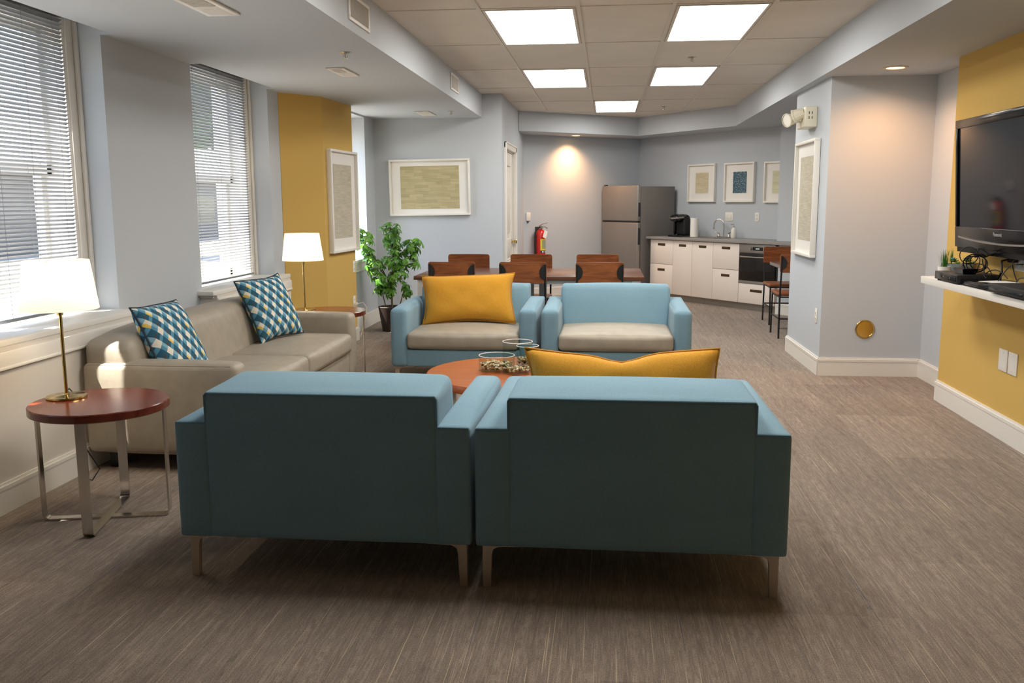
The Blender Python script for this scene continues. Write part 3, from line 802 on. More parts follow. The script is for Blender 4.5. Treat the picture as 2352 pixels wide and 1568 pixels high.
# ------------------------------------------------------------------ end tables, lamps
def end_table(label, x, y, rz, group='round end tables'):
    t = thing('end_table', label, 'table', (x, y, 0), rz, group)
    m = MB(); m.lathe([(0, .494), (.282, .494), (.288, .498), (.288, .527), (.284, .531), (0, .531)], 56); m.build('tabletop', CHERRY, t, smooth=40)
    r = .268; rr = .03
    for k in range(4):
        a = R(90 * k); dx, dy = math.cos(a), math.sin(a)
        pts = [(dx * r, dy * r, .494), (dx * r, dy * r, .05)]
        for q in range(1, 7):
            th = R(15 * q); pts.append((dx * (r - rr + rr * math.cos(th)), dy * (r - rr + rr * math.cos(th)), .035 - rr * math.sin(th) + .0))
        pts.append((dx * (r - .06), dy * (r - .06), .005))
        m = MB(); m.strap(pts, (-dy, dx, 0), .042, .008); m.build('leg', CHROME, t, smooth=30)
    m = MB()
    for k, z in ((0, .005), (1, .0052)):
        a = R(90 * k); dx, dy = math.cos(a), math.sin(a); m.strap([(dx * (r - .06), dy * (r - .06), z), (-dx * (r - .06), -dy * (r - .06), z)], (-dy, dx, 0), .042, .008)
    m.build('cross_base', CHROME, t, smooth=30)
    return t
end_table('round cherry end table at the left, in front of the sofa arm', -2.205, 3.705, R(13))
end_table('round cherry end table at the far end of the sofa, by the yellow pier', -2.20, 7.06, R(20))

def lamp(label, x, y, z, cord, power):
    t = thing('table_lamp', label, 'lamp', (x, y, z), 0, 'brass table lamps')
    m = MB(); m.lathe([(0, 0), (.084, 0), (.086, .004), (.084, .010), (.02, .014), (.012, .02), (0, .02)], 40); m.build('base', BRASS, t)
    m = MB(); m.tube([(0, 0, .015), (0, 0, .40)], .0075, 14); m.cyl((0, 0, .37), .013, .05, 14); m.build('stem', BRASS, t)
    m = MB(); N = 56
    zs = (.398, .612); rs = (.162, .134)
    for (r0, r1) in ((rs[0], rs[1]),):
        a = [m.bm.verts.new((r0 * math.cos(2*math.pi*i/N), r0 * math.sin(2*math.pi*i/N), zs[0])) for i in range(N)]
        b = [m.bm.verts.new((r1 * math.cos(2*math.pi*i/N), r1 * math.sin(2*math.pi*i/N), zs[1])) for i in range(N)]
        for i in range(N): m.bm.faces.new((a[i], a[(i+1) % N], b[(i+1) % N], b[i]))
    m.build('lamp_shade', SHADE, t, smooth=60)
    m = MB()
    for k in range(3):
        a = R(120 * k + 20); m.tube([(0, 0, .575), (.135 * math.cos(a), .135 * math.sin(a), .60)], .002, 5)
    m.tube([(0, 0, .42), (0, 0, .575)], .004, 6); m.build('shade_carrier', BRASS, t)
    m = MB(); m.lathe([(0, .43), (.012, .43), (.014, .455), (.028, .485), (.03, .505), (.02, .528), (0, .535)], 16); m.build('bulb', emis('bulb_glow', '#ffdcae', 6.0), t)
    m = MB(); m.tube(cord, .003, 6); m.build('cord', MATTEBLK, t)
    ld = bpy.data.lights.new('lamp_bulb_light', 'POINT'); ld.energy = power; ld.color = (1, .79, .53); ld.shadow_soft_size = .035
    lo = bpy.data.objects.new('lamp_bulb_light', ld); COL.objects.link(lo); lo.location = (x, y, z + .50)
    # light has its own object; the glowing bulb glass must not shadow it
    return t
lamp('brass table lamp with a white tapered shade on the near end table', -2.392, 3.76, .531,
     [(-.02, .05, .012), (-.06, .10, .006), (-.10, .18, .002), (-.115, .235, -.03), (-.11, .24, -.25), (-.05, .30, -.42), (-.13, .36, -.50), (-.22, .45, -.52)], 32)
lamp('brass table lamp with a white shade on the far end table, by the yellow pier', -2.41, 7.08, .531,
     [(-.02, .05, .012), (-.05, .09, .006), (-.07, .12, .003), (-.08, .14, -.04), (-.08, .15, -.45)], 46)

# ------------------------------------------------------------------ coffee table with glass cylinders
ct = thing('coffee_table', 'low round honey-cherry coffee table between the four blue armchairs', 'table', (-.52, 5.235, 0))
m = MB(); m.lathe([(0, .355), (.518, .355), (.526, .360), (.526, .393), (.521, .399), (0, .40)], 72); m.build('tabletop', HONEY, ct, smooth=40)
for k in range(4):
    a = R(90 * k + 40); dx, dy = math.cos(a), math.sin(a); r = .42
    m = MB(); m.strap([(dx*r, dy*r, .355), (dx*r, dy*r, .04), (dx*(r-.01), dy*(r-.01), .015), (dx*(r-.04), dy*(r-.04), .006), (dx*.02, dy*.02, .006)], (-dy, dx, 0), .045, .009); m.build('leg', CHROME, ct, smooth=30)
def vase(label, x, y, r, h, fill, seed):
    t = thing('glass_vase', label, 'vase', (x, y, .40), 0, 'glass cylinder vases')
    m = MB(); m.lathe([(0, .001), (r, .001), (r, h), (r - .004, h), (r - .004, .012), (0, .012)], 40); m.build('glass_body', VASE, t, smooth=40)
    m = MB(); m.tube([((r - .002) * math.cos(2*math.pi*i/40), (r - .002) * math.sin(2*math.pi*i/40), h) for i in range(40)], .0028, 6, closed=True); m.build('rim', plain('glass_rim', '#e9efee', .1, spec=.8), t)
    rnd = random.Random(seed); m = MB()
    mats = [plain('pebble_%d' % k, c, .5) for k, c in enumerate(('#d8c39a', '#b99a63', '#8d7350', '#e6dcc4', '#6b5a48'))]
    fi = []
    cnt = int(fill / .009 * (r / .012) ** 2 * .75)
    for k in range(cnt):
        a = rnd.uniform(0, 2*math.pi); q = (r - .014) * math.sqrt(rnd.random()); z = .018 + rnd.random() * fill; s = rnd.uniform(.007, .0115)
        f0 = len(m.bm.faces)
        bmesh.ops.create_icosphere(m.bm, subdivisions=1, radius=1, matrix=Matrix.Translation((q*math.cos(a), q*math.sin(a), z)) @ Matrix.Rotation(rnd.uniform(0, 3), 4, 'Z') @ Matrix.Rotation(rnd.uniform(-.5, .5), 4, 'X') @ Matrix.Diagonal((s*1.2, s*.9, s*.65, 1)))
        m.bm.faces.ensure_lookup_table()
        c = rnd.choice((0, 0, 1, 1, 2, 3, 3, 4))
        for f in m.bm.faces[f0:]: f.material_index = c
    o = m.build('pebbles', None, smooth=60, loc=(x, y, .40))
    for q in mats: o.data.materials.append(q)
    return o
o = vase('short wide glass cylinder with pebbles on the coffee table', -.637, 5.27, .107, .090, .030, 1); tag(o, 'tan pebbles in the short wide glass cylinder', 'pebbles', kind='stuff')
o = vase('tallest glass cylinder on the coffee table', -.505, 5.19, .088, .186, .016, 2); tag(o, 'shallow layer of tan pebbles in the tallest glass cylinder', 'pebbles', kind='stuff')
o = vase('narrow medium glass cylinder with pebbles behind the mustard pillow', -.465, 5.40, .068, .128, .045, 3); tag(o, 'tan pebbles in the narrow medium glass cylinder', 'pebbles', kind='stuff')

LEGST = plain('table_leg_steel', '#c9c4bd', .4, metal=.5)
# ------------------------------------------------------------------ dining set
dt = thing('dining_table', 'long dark wood dining table with flat metal legs behind the armchairs', 'table', (-.695, 8.58, 0))
m = MB(); m.box((-1.03, -.52, .692), (1.03, .52, .725), .003); m.build('tabletop', WALNUTD, dt)
for sx in (-1, 1):
    for sy in (-1, 1):
        m = MB(); m.box((sx * 1.00, sy * .50, 0), (sx * .925, sy * .475, .692), .002); m.build('leg', LEGST, dt)
for sy in (-1, 1):
    m = MB(); m.box((-.92, sy * .49, .655), (.92, sy * .475, .692)); m.build('apron_rail', LEGST, dt)
for sx in (-.02, .10):
    m = MB(); m.box((sx - .035, .02, 0), (sx + .035, .05, .692)); m.build('centre_post', LEGST, dt)

def make_dining_chair(label, loc, rz, group):
    """faces +y locally: sitter looks to +y, backrest at y = -.2"""
    t = thing('dining_chair', label, 'chair', loc, rz, group)
    m = MB(); pts = []; w, h, r = .212, .093, .022
    for cx, cz, a0 in ((w - r, h - r, 0), (-w + r, h - r, 90), (-w + r, -h + r, 180), (w - r, -h + r, 270)):
        for k in range(6): th = R(a0 + 18 * k); pts.append((cx + r * math.cos(th), cz + r * math.sin(th)))
    # curved plank: subdivided outline bent around the sitter
    grid = {}; e_ = [0, .0015, .005, .010, .016, .022]; xs_ = [-w + k for k in e_] + [-w + .022 + (2*w - .044) * k / 10 for k in range(1, 10)] + [w - k for k in reversed(e_)]; cols = len(xs_) - 1
    for i in range(cols + 1):
        x = xs_[i]
        e = max(0, abs(x) - (w - r)); hh = h - r + math.sqrt(max(0, r * r - e * e)) if e > 0 else h
        for j, s in enumerate((-1, 1)):
            for k, yy in enumerate((-.008, .008)):
                grid[i, j, k] = m.bm.verts.new((x, yy - .245 - .022 * (1 - (x / w) ** 2) + .0, .762 + s * hh))
    for i in range(cols):
        for k, fl in ((0, 1), (1, 0)):
            f = [grid[i, 0, k], grid[i+1, 0, k], grid[i+1, 1, k], grid[i, 1, k]]; m.bm.faces.new(f if fl else f[::-1])
        for j in (0, 1): m.bm.faces.new((grid[i, j, 0], grid[i, j, 1], grid[i+1, j, 1], grid[i+1, j, 0]))
    for i in (0, cols): m.bm.faces.new((grid[i, 0, 0], grid[i, 1, 0], grid[i, 1, 1], grid[i, 0, 1]))
    m.build('backrest', WALNUT, t, smooth=50)
    m = MB(); m.soft((-.215, -.20, .428), (.215, .215, .462), .015, 8, (0, 0, -.006)); m.build('seat', WALNUT, t, smooth=50)
    for s in (-1, 1):
        m = MB(); m.tube([(s * .198, -.262, .835), (s * .198, -.250, .66), (s * .198, -.212, .44), (s * .200, -.235, 0)], .0095, 10); m.build('leg', BLACK, t)
        m = MB(); m.tube([(s * .198, .20, .432), (s * .200, .215, 0)], .0095, 10); m.build('leg', BLACK, t)
        m = MB(); pts = [(0, -.062)] + [(.046 * math.cos(R(a)), .062 * math.sin(R(a))) for a in range(-75, 90, 15)] + [(0, .062)]
        lo = [m.bm.verts.new((s * (.196 - a), -.2635 - .012 * (a / .046), .765 + b)) for a, b in pts]; hi = [m.bm.verts.new((s * (.196 - a), -.2605 - .012 * (a / .046), .765 + b)) for a, b in pts]; n = len(pts)
        m.bm.faces.new(lo); m.bm.faces.new(hi[::-1])
        for i in range(n): m.bm.faces.new((lo[i], hi[i], hi[(i+1) % n], lo[(i+1) % n]))
        m.build('bracket', BLACK, t)
        m = MB(); m.tube([(s * .199, .208, .20), (s * .199, -.225, .20)], .008, 8); m.build('stretcher', BLACK, t)
    m = MB(); m.tube([(-.198, -.212, .42), (.198, -.212, .42)], .008, 8); m.tube([(-.198, .20, .42), (.198, .20, .42)], .008, 8); m.tube([(-.198, -.212, .42), (-.198, .20, .42)], .008, 8); m.tube([(.198, -.212, .42), (.198, .20, .42)], .008, 8)
    m.build('seat_frame', BLACK, t)
    m = MB(); m.tube([(-.199, -.223, .20), (.199, -.223, .20)], .008, 8); m.build('stretcher', BLACK, t)
    return t
G = 'wooden chairs around the long dining table'
dc = make_dining_chair('wooden dining chair with black brackets, near side of the long table, left', (-1.375, 8.30, 0), 0, G)
dup(dc, 'wooden dining chair with black brackets, near side of the long table, middle', (-.735, 8.30, 0), 0)
dup(dc, 'wooden dining chair with black brackets, near side of the long table, right', (-.055, 8.30, 0), 0)
dup(dc, 'wooden dining chair on the far side of the long table, left', (-1.395, 8.98, 0), R(180))
dup(dc, 'wooden dining chair on the far side of the long table, in front of the extinguisher', (-.755, 8.98, 0), R(180))
dup(dc, 'wooden dining chair on the far side of the long table, in front of the refrigerator', (-.085, 8.98, 0), R(180))
c2 = dup(dc, 'wooden chair behind the small table, in front of the oven, partly hidden by the column', (2.03, 10.60, 0), R(180)); c2['group'] = 'wooden chairs at the small table'
c2 = dup(dc, 'wooden chair with its bracket showing at the small table, beside the column edge', (1.945, 9.59, 0), R(0)); c2['group'] = 'wooden chairs at the small table'
st_ = thing('small_dining_table', 'small wood-topped table on a metal foot, partly hidden by the column', 'table', (2.20, 10.10, 0))
m = MB(); m.box((-.37, -.37, .672), (.37, .37, .708), .003); m.build('tabletop', WALNUTD, st_)
m = MB(); m.box((-.372, -.372, .674), (-.37, .372, .706)); m.build('edge_band', STEEL, st_, smooth=0)
m = MB(); m.cyl((0, 0, .02), .035, .652, 20); m.build('post', STEEL, st_)
m = MB(); m.box((-.33, -.035, 0), (.33, .035, .022), .004); m.box((-.035, -.33, 0), (.035, .33, .022), .004); m.build('foot', STEEL, st_)

# ------------------------------------------------------------------ kitchen (local frame: x along the wall, y out of the wall)
KM = Matrix.Translation((K0.x, K0.y, 0)) @ Matrix(((KB.x, KN.x, 0, 0), (KB.y, KN.y, 0, 0), (0, 0, 1, 0), (0, 0, 0, 1)))
def kthing(name, label, cat, s, d, z=0, group=None):
    # local x = KB, local y = KN would be left handed, so things are turned: local x = -KB, local y = KN
    v = KM @ Vector((s, d, z)); t = thing(name, label, cat, tuple(v), 0, group)
    t.rotation_euler = (0, 0, math.atan2(-KB.y, -KB.x)); return t
# in a kthing: +x runs to the left along the wall (seen from the room), +y comes out of the wall
DF = .61
def front(mb, x0, x1, z0, z1, y=0.0): mb.box((x0, y - .018, z0), (x1, y, z1), .0025)
def slot(t, x, z, par, w=.115):
    m = MB(); m.box((x - w, -.008, z - .017), (x + w, .003, z + .017), .003); return m.build('handle', SLOT, par)
cabs = [(1.00, 1.475, 'drawers', 'white base unit with two drawers next to the refrigerator'), (1.475, 1.858, 'door', 'white single-door base unit left of the sink'),
        (1.858, 2.254, 'door', 'white single-door base unit right of the sink'), (2.254, 2.721, 'drawers', 'white base unit with two drawers beside the oven')]
for s0, s1, kind, lab in cabs:
    w = s1 - s0; t = kthing('base_cabinet', lab, 'cabinet', s0, DF, 0, 'white kitchen base units')
    m = MB(); m.box((-w, -.58, .085), (0, -.02, .845)); m.build('body', CAB, t, smooth=0)
    if kind == 'door':
        m = MB(); front(m, -w + .002, -.002, .09, .838); dd = m.build('door', CAB, t); slot(t, -w / 2, .775, dd, .07)
    else:
        m = MB(); front(m, -w + .002, -.002, .50, .838); dd = m.build('drawer', CAB, t); slot(t, -w / 2, .775, dd, .075)
        m = MB(); front(m, -w + .002, -.002, .09, .495); dd = m.build('drawer', CAB, t); slot(t, -w / 2, .42, dd, .075)
# oven and the drawer under it
w = .60; t = kthing('base_cabinet', 'white unit with one low drawer under the oven', 'cabinet', 2.725, DF, 0, 'white kitchen base units')
m = MB(); m.box((-w, -.26, .085), (0, -.02, .345)); m.build('body', CAB, t, smooth=0)
m = MB(); front(m, -w + .002, -.002, .09, .335); dd = m.build('drawer', CAB, t); slot(t, -w / 2, .255, dd, .10)
t = kthing('oven', 'built-in stainless oven with a black glass door', 'oven', 2.727, DF, .345)
m = MB(); m.box((-.595, -.26, .003), (-.002, -.02, .495)); m.build('body', STEEL, t, smooth=0)
m = MB(); m.box((-.595, -.02, .385), (-.002, .002, .495), .003); cp = m.build('control_panel', STEEL, t)
for x in (-.19, -.43):
    m = MB(); m.cyl((x, .002, .44), .021, .022, 20, 'y'); m.build('knob', STEEL, cp)
m = MB(); m.box((-.39, .0015, .418), (-.225, .004, .462), .002); dsp = m.build('display', GLOSSBLACK, cp)
m = MB(); m.box((-.335, .004, .432), (-.275, .0045, .448)); m.build('clock_digits', plain('display_digits', '#b9cdd2', .4), dsp)
m = MB(); m.box((-.595, -.02, .035), (-.002, .004, .38), .003); od = m.build('oven_door', GLOSSBLACK, t)
m = MB(); m.tube([(-.55, .035, .335), (-.045, .035, .335)], .008, 10); m.box((-.54, .003, .328), (-.525, .036, .342)); m.box((-.07, .003, .328), (-.055, .036, .342)); m.build('handle', CHROME, od)
m = MB(); m.box((-.595, -.02, .003), (-.002, .003, .032)); m.build('lower_trim', STEEL, t, smooth=0)
t = tag(MB().poly([kp(1.0, .35), kp(1.0, .555), kp(3.35, .555), kp(3.35, .35)][::-1], 0, .084).build('kickplate', KICK, smooth=0), 'brushed metal plinth running under the white kitchen units', 'plinth')
# worktop with the sink
wt = tag(MB().poly([kp(.935, .002), kp(.935, .645), kp(4.1, .645), kp(4.1, .342), kp(3.088, .342), kp(3.088, .002)][::-1], .846, .880, bev=.004).build('worktop', LAMINATE), 'grey laminate worktop running along the kitchen wall', 'worktop')
sk = kthing('sink', 'stainless sink set into the grey worktop', 'sink', 1.88, .30, .88)
m = MB(); m.box((-.26, -.19, 0), (.26, .19, .006), .002); m.build('rim', STEEL, sk)
m = MB(); m.box((-.225, -.155, .001), (.225, .155, .0075)); m.build('basin', plain('sink_basin', '#8f6d4b', .3, metal=.7), sk, smooth=0)
fc = kthing('faucet', 'chrome gooseneck faucet at the kitchen sink', 'faucet', 1.93, .10, .886)
m = MB(); m.box((-.11, -.022, 0), (.11, .022, .012), .004); m.build('base_plate', CHROME, fc)
m = MB(); pts = [(0, 0, .01), (0, 0, .16)] + [(.055 - .055 * math.cos(R(a)), .04 * (1 - math.cos(R(a))), .16 + .085 * math.sin(R(a))) for a in range(15, 195, 15)] + [(.112, .08, .125)]
m.tube(pts, .009, 10); m.cyl((.112, .08, .105), .012, .03, 12); m.build('spout', CHROME, fc)
for x in (-.095, .095):
    m = MB(); m.lathe([(0, 0), (.02, 0), (.016, .02), (.010, .03), (.014, .045), (0, .05)], 14, Matrix.Translation((x, 0, .01))); m.tube([(x, 0, .055), (x + (.05 if x > 0 else -.05), .015, .068)], .006, 8); m.build('tap_handle', CHROME, fc)
sd_ = kthing('soap_dispenser', 'white pump soap bottle beside the faucet', 'soap bottle', 2.155, .14, .881)
m = MB(); m.lathe([(0, 0), (.033, 0), (.036, .006), (.036, .10), (.028, .125), (.012, .135), (.012, .145), (0, .145)], 24); m.build('bottle', PLATE, sd_)
m = MB(); m.cyl((0, 0, .143), .012, .015, 14); m.cyl((0, 0, .155), .005, .025, 10); m.tube([(0, 0, .183), (.04, .0, .185), (.048, 0, .178)], .006, 8); m.build('pump', CHROME, sd_)
pt = kthing('paper_towel_roll', 'white paper towel roll standing next to the coffee maker', 'paper towel', 1.52, .26, .881)
m = MB(); m.lathe([(.02, 0), (.058, 0), (.058, .262), (.02, .262)], 32, close=True); m.build('roll', PAPER, pt)
m = MB(); m.lathe([(.0, .001), (.019, .001), (.019, .263), (.017, .263), (.017, .002)], 16); m.build('core', plain('cardboard', '#a98c66', .9), pt)
cm = kthing('coffee_maker', 'black single-cup coffee maker on the worktop by the refrigerator', 'coffee maker', 1.29, .31, .881)
m = MB(); m.box((-.10, -.13, 0), (.10, .15, .022), .008); m.build('drip_base', GLOSSBLACK, cm)
m = MB(); m.box((-.10, -.13, .02), (.075, .02, .25), .022, 3); m.build('housing', MATTEBLK, cm)
m = MB(); m.soft((-.085, -.12, .22), (.085, .15, .30), .04, 8, (0, 0, .02)); m.build('brew_head', GLOSSBLACK, cm, smooth=60)
m = MB(); m.tube([(-.082, .02, .268), (-.085, .13, .262), (0, .168, .255), (.085, .13, .262), (.082, .02, .268)], .012, 8); m.build('lid_handle', STEEL, cm)
m = MB(); m.box((.078, -.12, .03), (.108, .04, .25), .012); m.build('water_tank', glassmat('tank_plastic', '#5b6468', .4), cm)
m = MB(); m.tube([(.10, -.05, .01), (.15, .02, .006), (.19, -.03, .006), (.17, -.12, .006)], .004, 6); m.build('cord', MATTEBLK, cm)
# refrigerator
fr = kthing('refrigerator', 'stainless refrigerator with a top freezer in the kitchen corner', 'refrigerator', .905, .78, 0)
m = MB(); m.box((-0, -.70, .02), (.83, -.065, 1.59), .006); m.build('body', STEELDARK, fr)
m = MB(); m.box((0, -.06, 1.095), (.83, 0, 1.605), .012, 3); fd = m.build('freezer_door', STEEL, fr)
m = MB(); m.box((-.004, -.048, 1.16), (.012, -.012, 1.36), .004); m.build('handle', DARKGREY, fd)
m = MB(); m.box((0, -.06, .06), (.83, 0, 1.075), .012, 3); fd = m.build('fridge_door', STEEL, fr)
m = MB(); m.box((-.004, -.048, .76), (.012, -.012, 1.0), .004); m.build('handle', DARKGREY, fd)
m = MB(); m.box((.02, -.055, 1.074), (.81, -.004, 1.097)); m.build('door_gap', MATTEBLK, fr, smooth=0)
m = MB(); m.box((.75, -.05, 1.60), (.80, -.01, 1.622), .004); m.build('top_hinge', DARKGREY, fr)
m = MB(); m.box((.02, -.60, 0), (.81, -.08, .06)); m.build('grille', MATTEBLK, fr, smooth=0)

# ------------------------------------------------------------------ wall plates
def plate(name, label, cat, M, gang=1, style='outlet', group=None):
    t = thing(name, label, cat, (0, 0, 0), 0, group); t.matrix_world = M     # local x across the wall, z up, -y out of the wall
    w = .036 * gang
    m = MB(); m.box((-w, -.006, -.058), (w, 0, .058), .003); m.build('cover', PLATE, t)
    for g in range(gang):
        x = (g - (gang - 1) / 2) * .06
        if style == 'outlet':
            for z in (-.022, .022):
                m = MB(); m.box((x - .016, -.008, z - .014), (x + .016, -.004, z + .014), .004); rc = m.build('socket', PLATE, t)
                m = MB(); m.box((x - .008, -.0085, z - .005), (x - .005, -.0075, z + .006)); m.box((x + .005, -.0085, z - .005), (x + .008, -.0075, z + .006)); m.build('slots', MATTEBLK, rc, smooth=0)
        else:
            m = MB(); m.box((x - .016, -.010, -.032), (x + .016, -.004, .032), .003); m.build('rocker', PLATE, t)
    return t
def wallM(p, out):
    """frame on a wall at p, with 'out' pointing into the room"""
    y = -Vector(out).normalized(); z = Vector((0, 0, 1)); x = y.cross(z).normalized()
    return Matrix.Translation(p) @ Matrix((x, y, z)).transposed().to_4x4()
def kwall(s, z, d=.0): v = K0 + KB * s + KN * d; return Vector((v.x, v.y, z))
kn3 = (KN.x, KN.y, 0)
plate('light_switch', 'white two-gang switch on the kitchen wall above the soap bottle', 'switch', wallM(kwall(1.925, 1.165), kn3), 2, 'rocker')
plate('wall_outlet', 'white single outlet on the kitchen wall above the oven end of the worktop', 'outlet', wallM(kwall(2.435, 1.165), kn3))
plate('wall_outlet', 'white outlet low on the narrow side of the grey column', 'outlet', wallM((1.6985, 7.535, .462), (-1, 0, 0)))
yn = (Vector((-2.507, 8.966, 0)) - Vector((-2.554, 8.16, 0))).normalized(); yo = Vector((yn.y, -yn.x, 0))
yw = lambda k, z: Vector((-2.554 + yn.x * k, 8.16 + yn.y * k, z))
plate('wall_outlet', 'white outlet on the yellow pier below the framed print', 'outlet', wallM(yw(.745, .75), yo))
ol = plate('wall_outlet', 'white outlet low on the yellow pier, with a white plug in it', 'outlet', wallM(yw(.725, .40), yo))
m = MB(); m.box((-.014, -.035, -.036), (.014, -.008, -.010), .004); m.tube([(0, -.03, -.024), (.01, -.09, -.01), (.03, -.12, -.06), (.035, -.11, -.16), (.02, -.05, -.36)], .004, 6); m.build('plug', PLATE, ol)
for y, lab in ((5.50, 'left of the pair of white blank plates low on the yellow wall'), (5.372, 'right of the pair of white blank plates low on the yellow wall')):
    t = thing('wall_plate', lab, 'wall plate', (2.315, y, .46), 0, 'blank plates under the shelf')
    m = MB(); m.box((-.007, -.057, -.064), (0, .057, .064), .003); m.build('cover', PLATE, t)
    m = MB()
    for z in (-.045, .045): m.cyl((-.0085, 0, z), .004, .002, 10, 'x')
    m.build('screws', PLATE, t)
ol = plate('wall_outlet', 'white outlet on the yellow wall under the television, with a black plug', 'outlet', wallM((2.3145, 5.37, 1.045), (-1, 0, 0)), 2)
m = MB(); m.box((-.05, -.06, -.01), (-.02, -.008, .032), .006); m.tube([(-.03, -.05, .01), (-.02, -.10, .0), (.02, -.11, -.06), (-.05, -.10, -.10), (-.10, -.09, -.138)], .006, 7); m.build('plug', MATTEBLK, ol)
th = thing('wall_control', 'small white wall control between the door and the extinguisher', 'wall control', (-1.09, 13.205, 1.14)); th.matrix_world = wallM((K0.x - fa.x * 2.06, K0.y - fa.y * 2.06, 1.165), (.616, -.788, 0))
m = MB(); m.box((-.035, -.02, -.06), (.035, 0, .06), .005); m.build('housing', PLATE, th)
m = MB(); m.box((-.02, -.022, -.085), (.0, -.006, -.06), .004); m.build('button', DARKGREY, th)
t = thing('brass_floor_box_cover', 'round brass cover plate low on the grey column face', 'cover plate', (2.043, 7.385, .375))
m = MB(); m.lathe([(0, .0), (.074, 0), (.076, .003), (.072, .008), (.064, .009), (.062, .006), (0, .006)], 40, Matrix.Rotation(R(90), 4, 'X')); m.build('cover', BRASS, t)
m = MB()
for a in (45, 225): m.cyl((.05 * math.cos(R(a)), -.010, .05 * math.sin(R(a))), .004, .005, 8, 'y')
m.build('screws', BRASS, t)

# ------------------------------------------------------------------ framed prints
def uvplane(mb, x0, x1, z0, z1, y):
    v = [mb.bm.verts.new(p) for p in ((x0, y, z0), (x1, y, z0), (x1, y, z1), (x0, y, z1))]; f = mb.bm.faces.new(v)
    u = mb.bm.loops.layers.uv.new('UVMap'); W_, H_ = x1 - x0, z1 - z0
    for lp, q in zip(f.loops, ((0, 0), (W_, 0), (W_, H_), (0, H_))): lp[u].uv = q
def art_panel(mb, x0, x1, z0, z1, y, th=.003):
    uvplane(mb, x0, x1, z0, z1, y)
def framed(label, M, w, h, art, aw, ah, dz=0.0, group=None, fw=.022, dp=.045):
    t = thing('framed_print', label, 'picture', (0, 0, 0), 0, group); t.matrix_world = M
    m = MB()
    for a, b in (((-w/2, -h/2), (w/2, -h/2 + fw)), ((-w/2, h/2 - fw), (w/2, h/2)), ((-w/2, -h/2 + fw), (-w/2 + fw, h/2 - fw)), ((w/2 - fw, -h/2 + fw), (w/2, h/2 - fw))): m.box((a[0], -dp, a[1]), (b[0], 0, b[1]), .002)
    m.build('frame', PLATE, t)
    m = MB(); m.box((-w/2 + .01, -.014, -h/2 + .01), (w/2 - .01, -.002, h/2 - .01)); m.build('mat_board', MAT_, t, smooth=0)
    m = MB(); art_panel(m, -aw/2, aw/2, -ah/2 + dz, ah/2 + dz, -.0155); m.build('artwork', art, t, smooth=0)
    m = MB(); m.box((-w/2 + fw, -dp + .006, -h/2 + fw), (w/2 - fw, -dp + .008, h/2 - fw)); m.build('glazing', PANE, t, smooth=0)
    return t
framed('wide white-framed tan woven print on the grey wall behind the plant', wallM((-2.015, 10.42, 1.547), (0, -1, 0)) @ Matrix.Rotation(R(-.7), 4, 'Y'), .935, .635, ART_T, .68, .485, .0)
framed('tall white-framed woven print on the yellow pier', wallM(yw(.455, 1.392), yo), .75, .955, ART_G, .50, .69, .0)
framed('tall white-framed woven print on the narrow side of the grey column', wallM((1.693, 8.03, 1.40), (-1, 0, 0)), .79, .955, ART_G, .52, .70, .0)
G = 'three small framed prints over the kitchen worktop'
framed('small white frame with a sand-coloured print, left of the kitchen three', wallM(kwall(1.39, 1.63), kn3), .545, .53, ART_S, .26, .29, .0, G)
framed('small white frame with a dashed blue print, middle of the kitchen three', wallM(kwall(2.115, 1.626), kn3), .545, .53, ART_B, .25, .285, .0, G)
framed('small white frame with a pale print, right of the kitchen three, half hidden', wallM(kwall(2.82, 1.618), kn3), .52, .53, ART_L, .26, .29, .0, G)

# ------------------------------------------------------------------ fire extinguisher
ev = K0 - fa * 1.907 + Vector((.616, -.788)) * .095
ex = thing('fire_extinguisher', 'red fire extinguisher hanging on the angled back wall', 'fire extinguisher', (ev.x, ev.y, .56)); ex.rotation_euler = (0, 0, math.atan2(.616, .788))
m = MB(); m.lathe([(0, 0), (.068, 0), (.073, .01), (.073, .355), (.062, .395), (.032, .42), (.022, .43), (0, .43)], 32); m.build('cylinder', RED, ex)
m = MB(); m.cyl((0, 0, .425), .022, .05, 16); m.lathe([(0, 0), (.016, 0), (.016, .03), (0, .03)], 14, Matrix.Translation((0, -.02, .45)) @ Matrix.Rotation(R(90), 4, 'X')); m.build('valve', CHROME, ex)
m = MB(); m.strap([(-.015, -.005, .478), (.03, -.01, .50), (.11, -.012, .515)], (0, 1, 0), .022, .004); m.strap([(.01, -.005, .468), (.06, -.01, .462), (.115, -.012, .435)], (0, 1, 0), .022, .004); m.build('lever', plain('lever_steel', '#7c7a77', .35, metal=.8), ex)
m = MB(); m.tube([(-.015, -.01, .46), (-.06, -.01, .44), (-.088, 0, .38), (-.092, 0, .2), (-.088, 0, .05), (-.086, 0, -.01)], .012, 10); m.cyl((-.086, 0, -.04), .016, .05, 12, r2=.012); m.build('hose', MATTEBLK, ex)
def arc_panel(mb, r, a0, a1, z0, z1, n=10):
    lo, hi = [], []
    for k in range(n + 1):
        a = R(a0 + (a1 - a0) * k / n); lo.append(mb.bm.verts.new((r * math.cos(a), r * math.sin(a), z0))); hi.append(mb.bm.verts.new((r * math.cos(a), r * math.sin(a), z1)))
    for k in range(n): mb.bm.faces.new((lo[k], lo[k+1], hi[k+1], hi[k]))
m = MB(); arc_panel(m, .0738, -125, -15, .125, .29); lb = m.build('label_panel', LABELY, ex)
m = MB(); arc_panel(m, .0744, -105, -35, .15, .27); m.build('instruction_text', plain('label_print', '#9aa38a', .6), lb)
m = MB(); arc_panel(m, .0742, -125, -15, .09, .122); m.build('class_strip', plain('label_blue', '#33405e', .5), lb)
m = MB()
for a in (-95, -60): arc_panel(m, .0748, a - 9, a + 9, .094, .118, 4)
m.build('class_symbol', PAPER, lb)
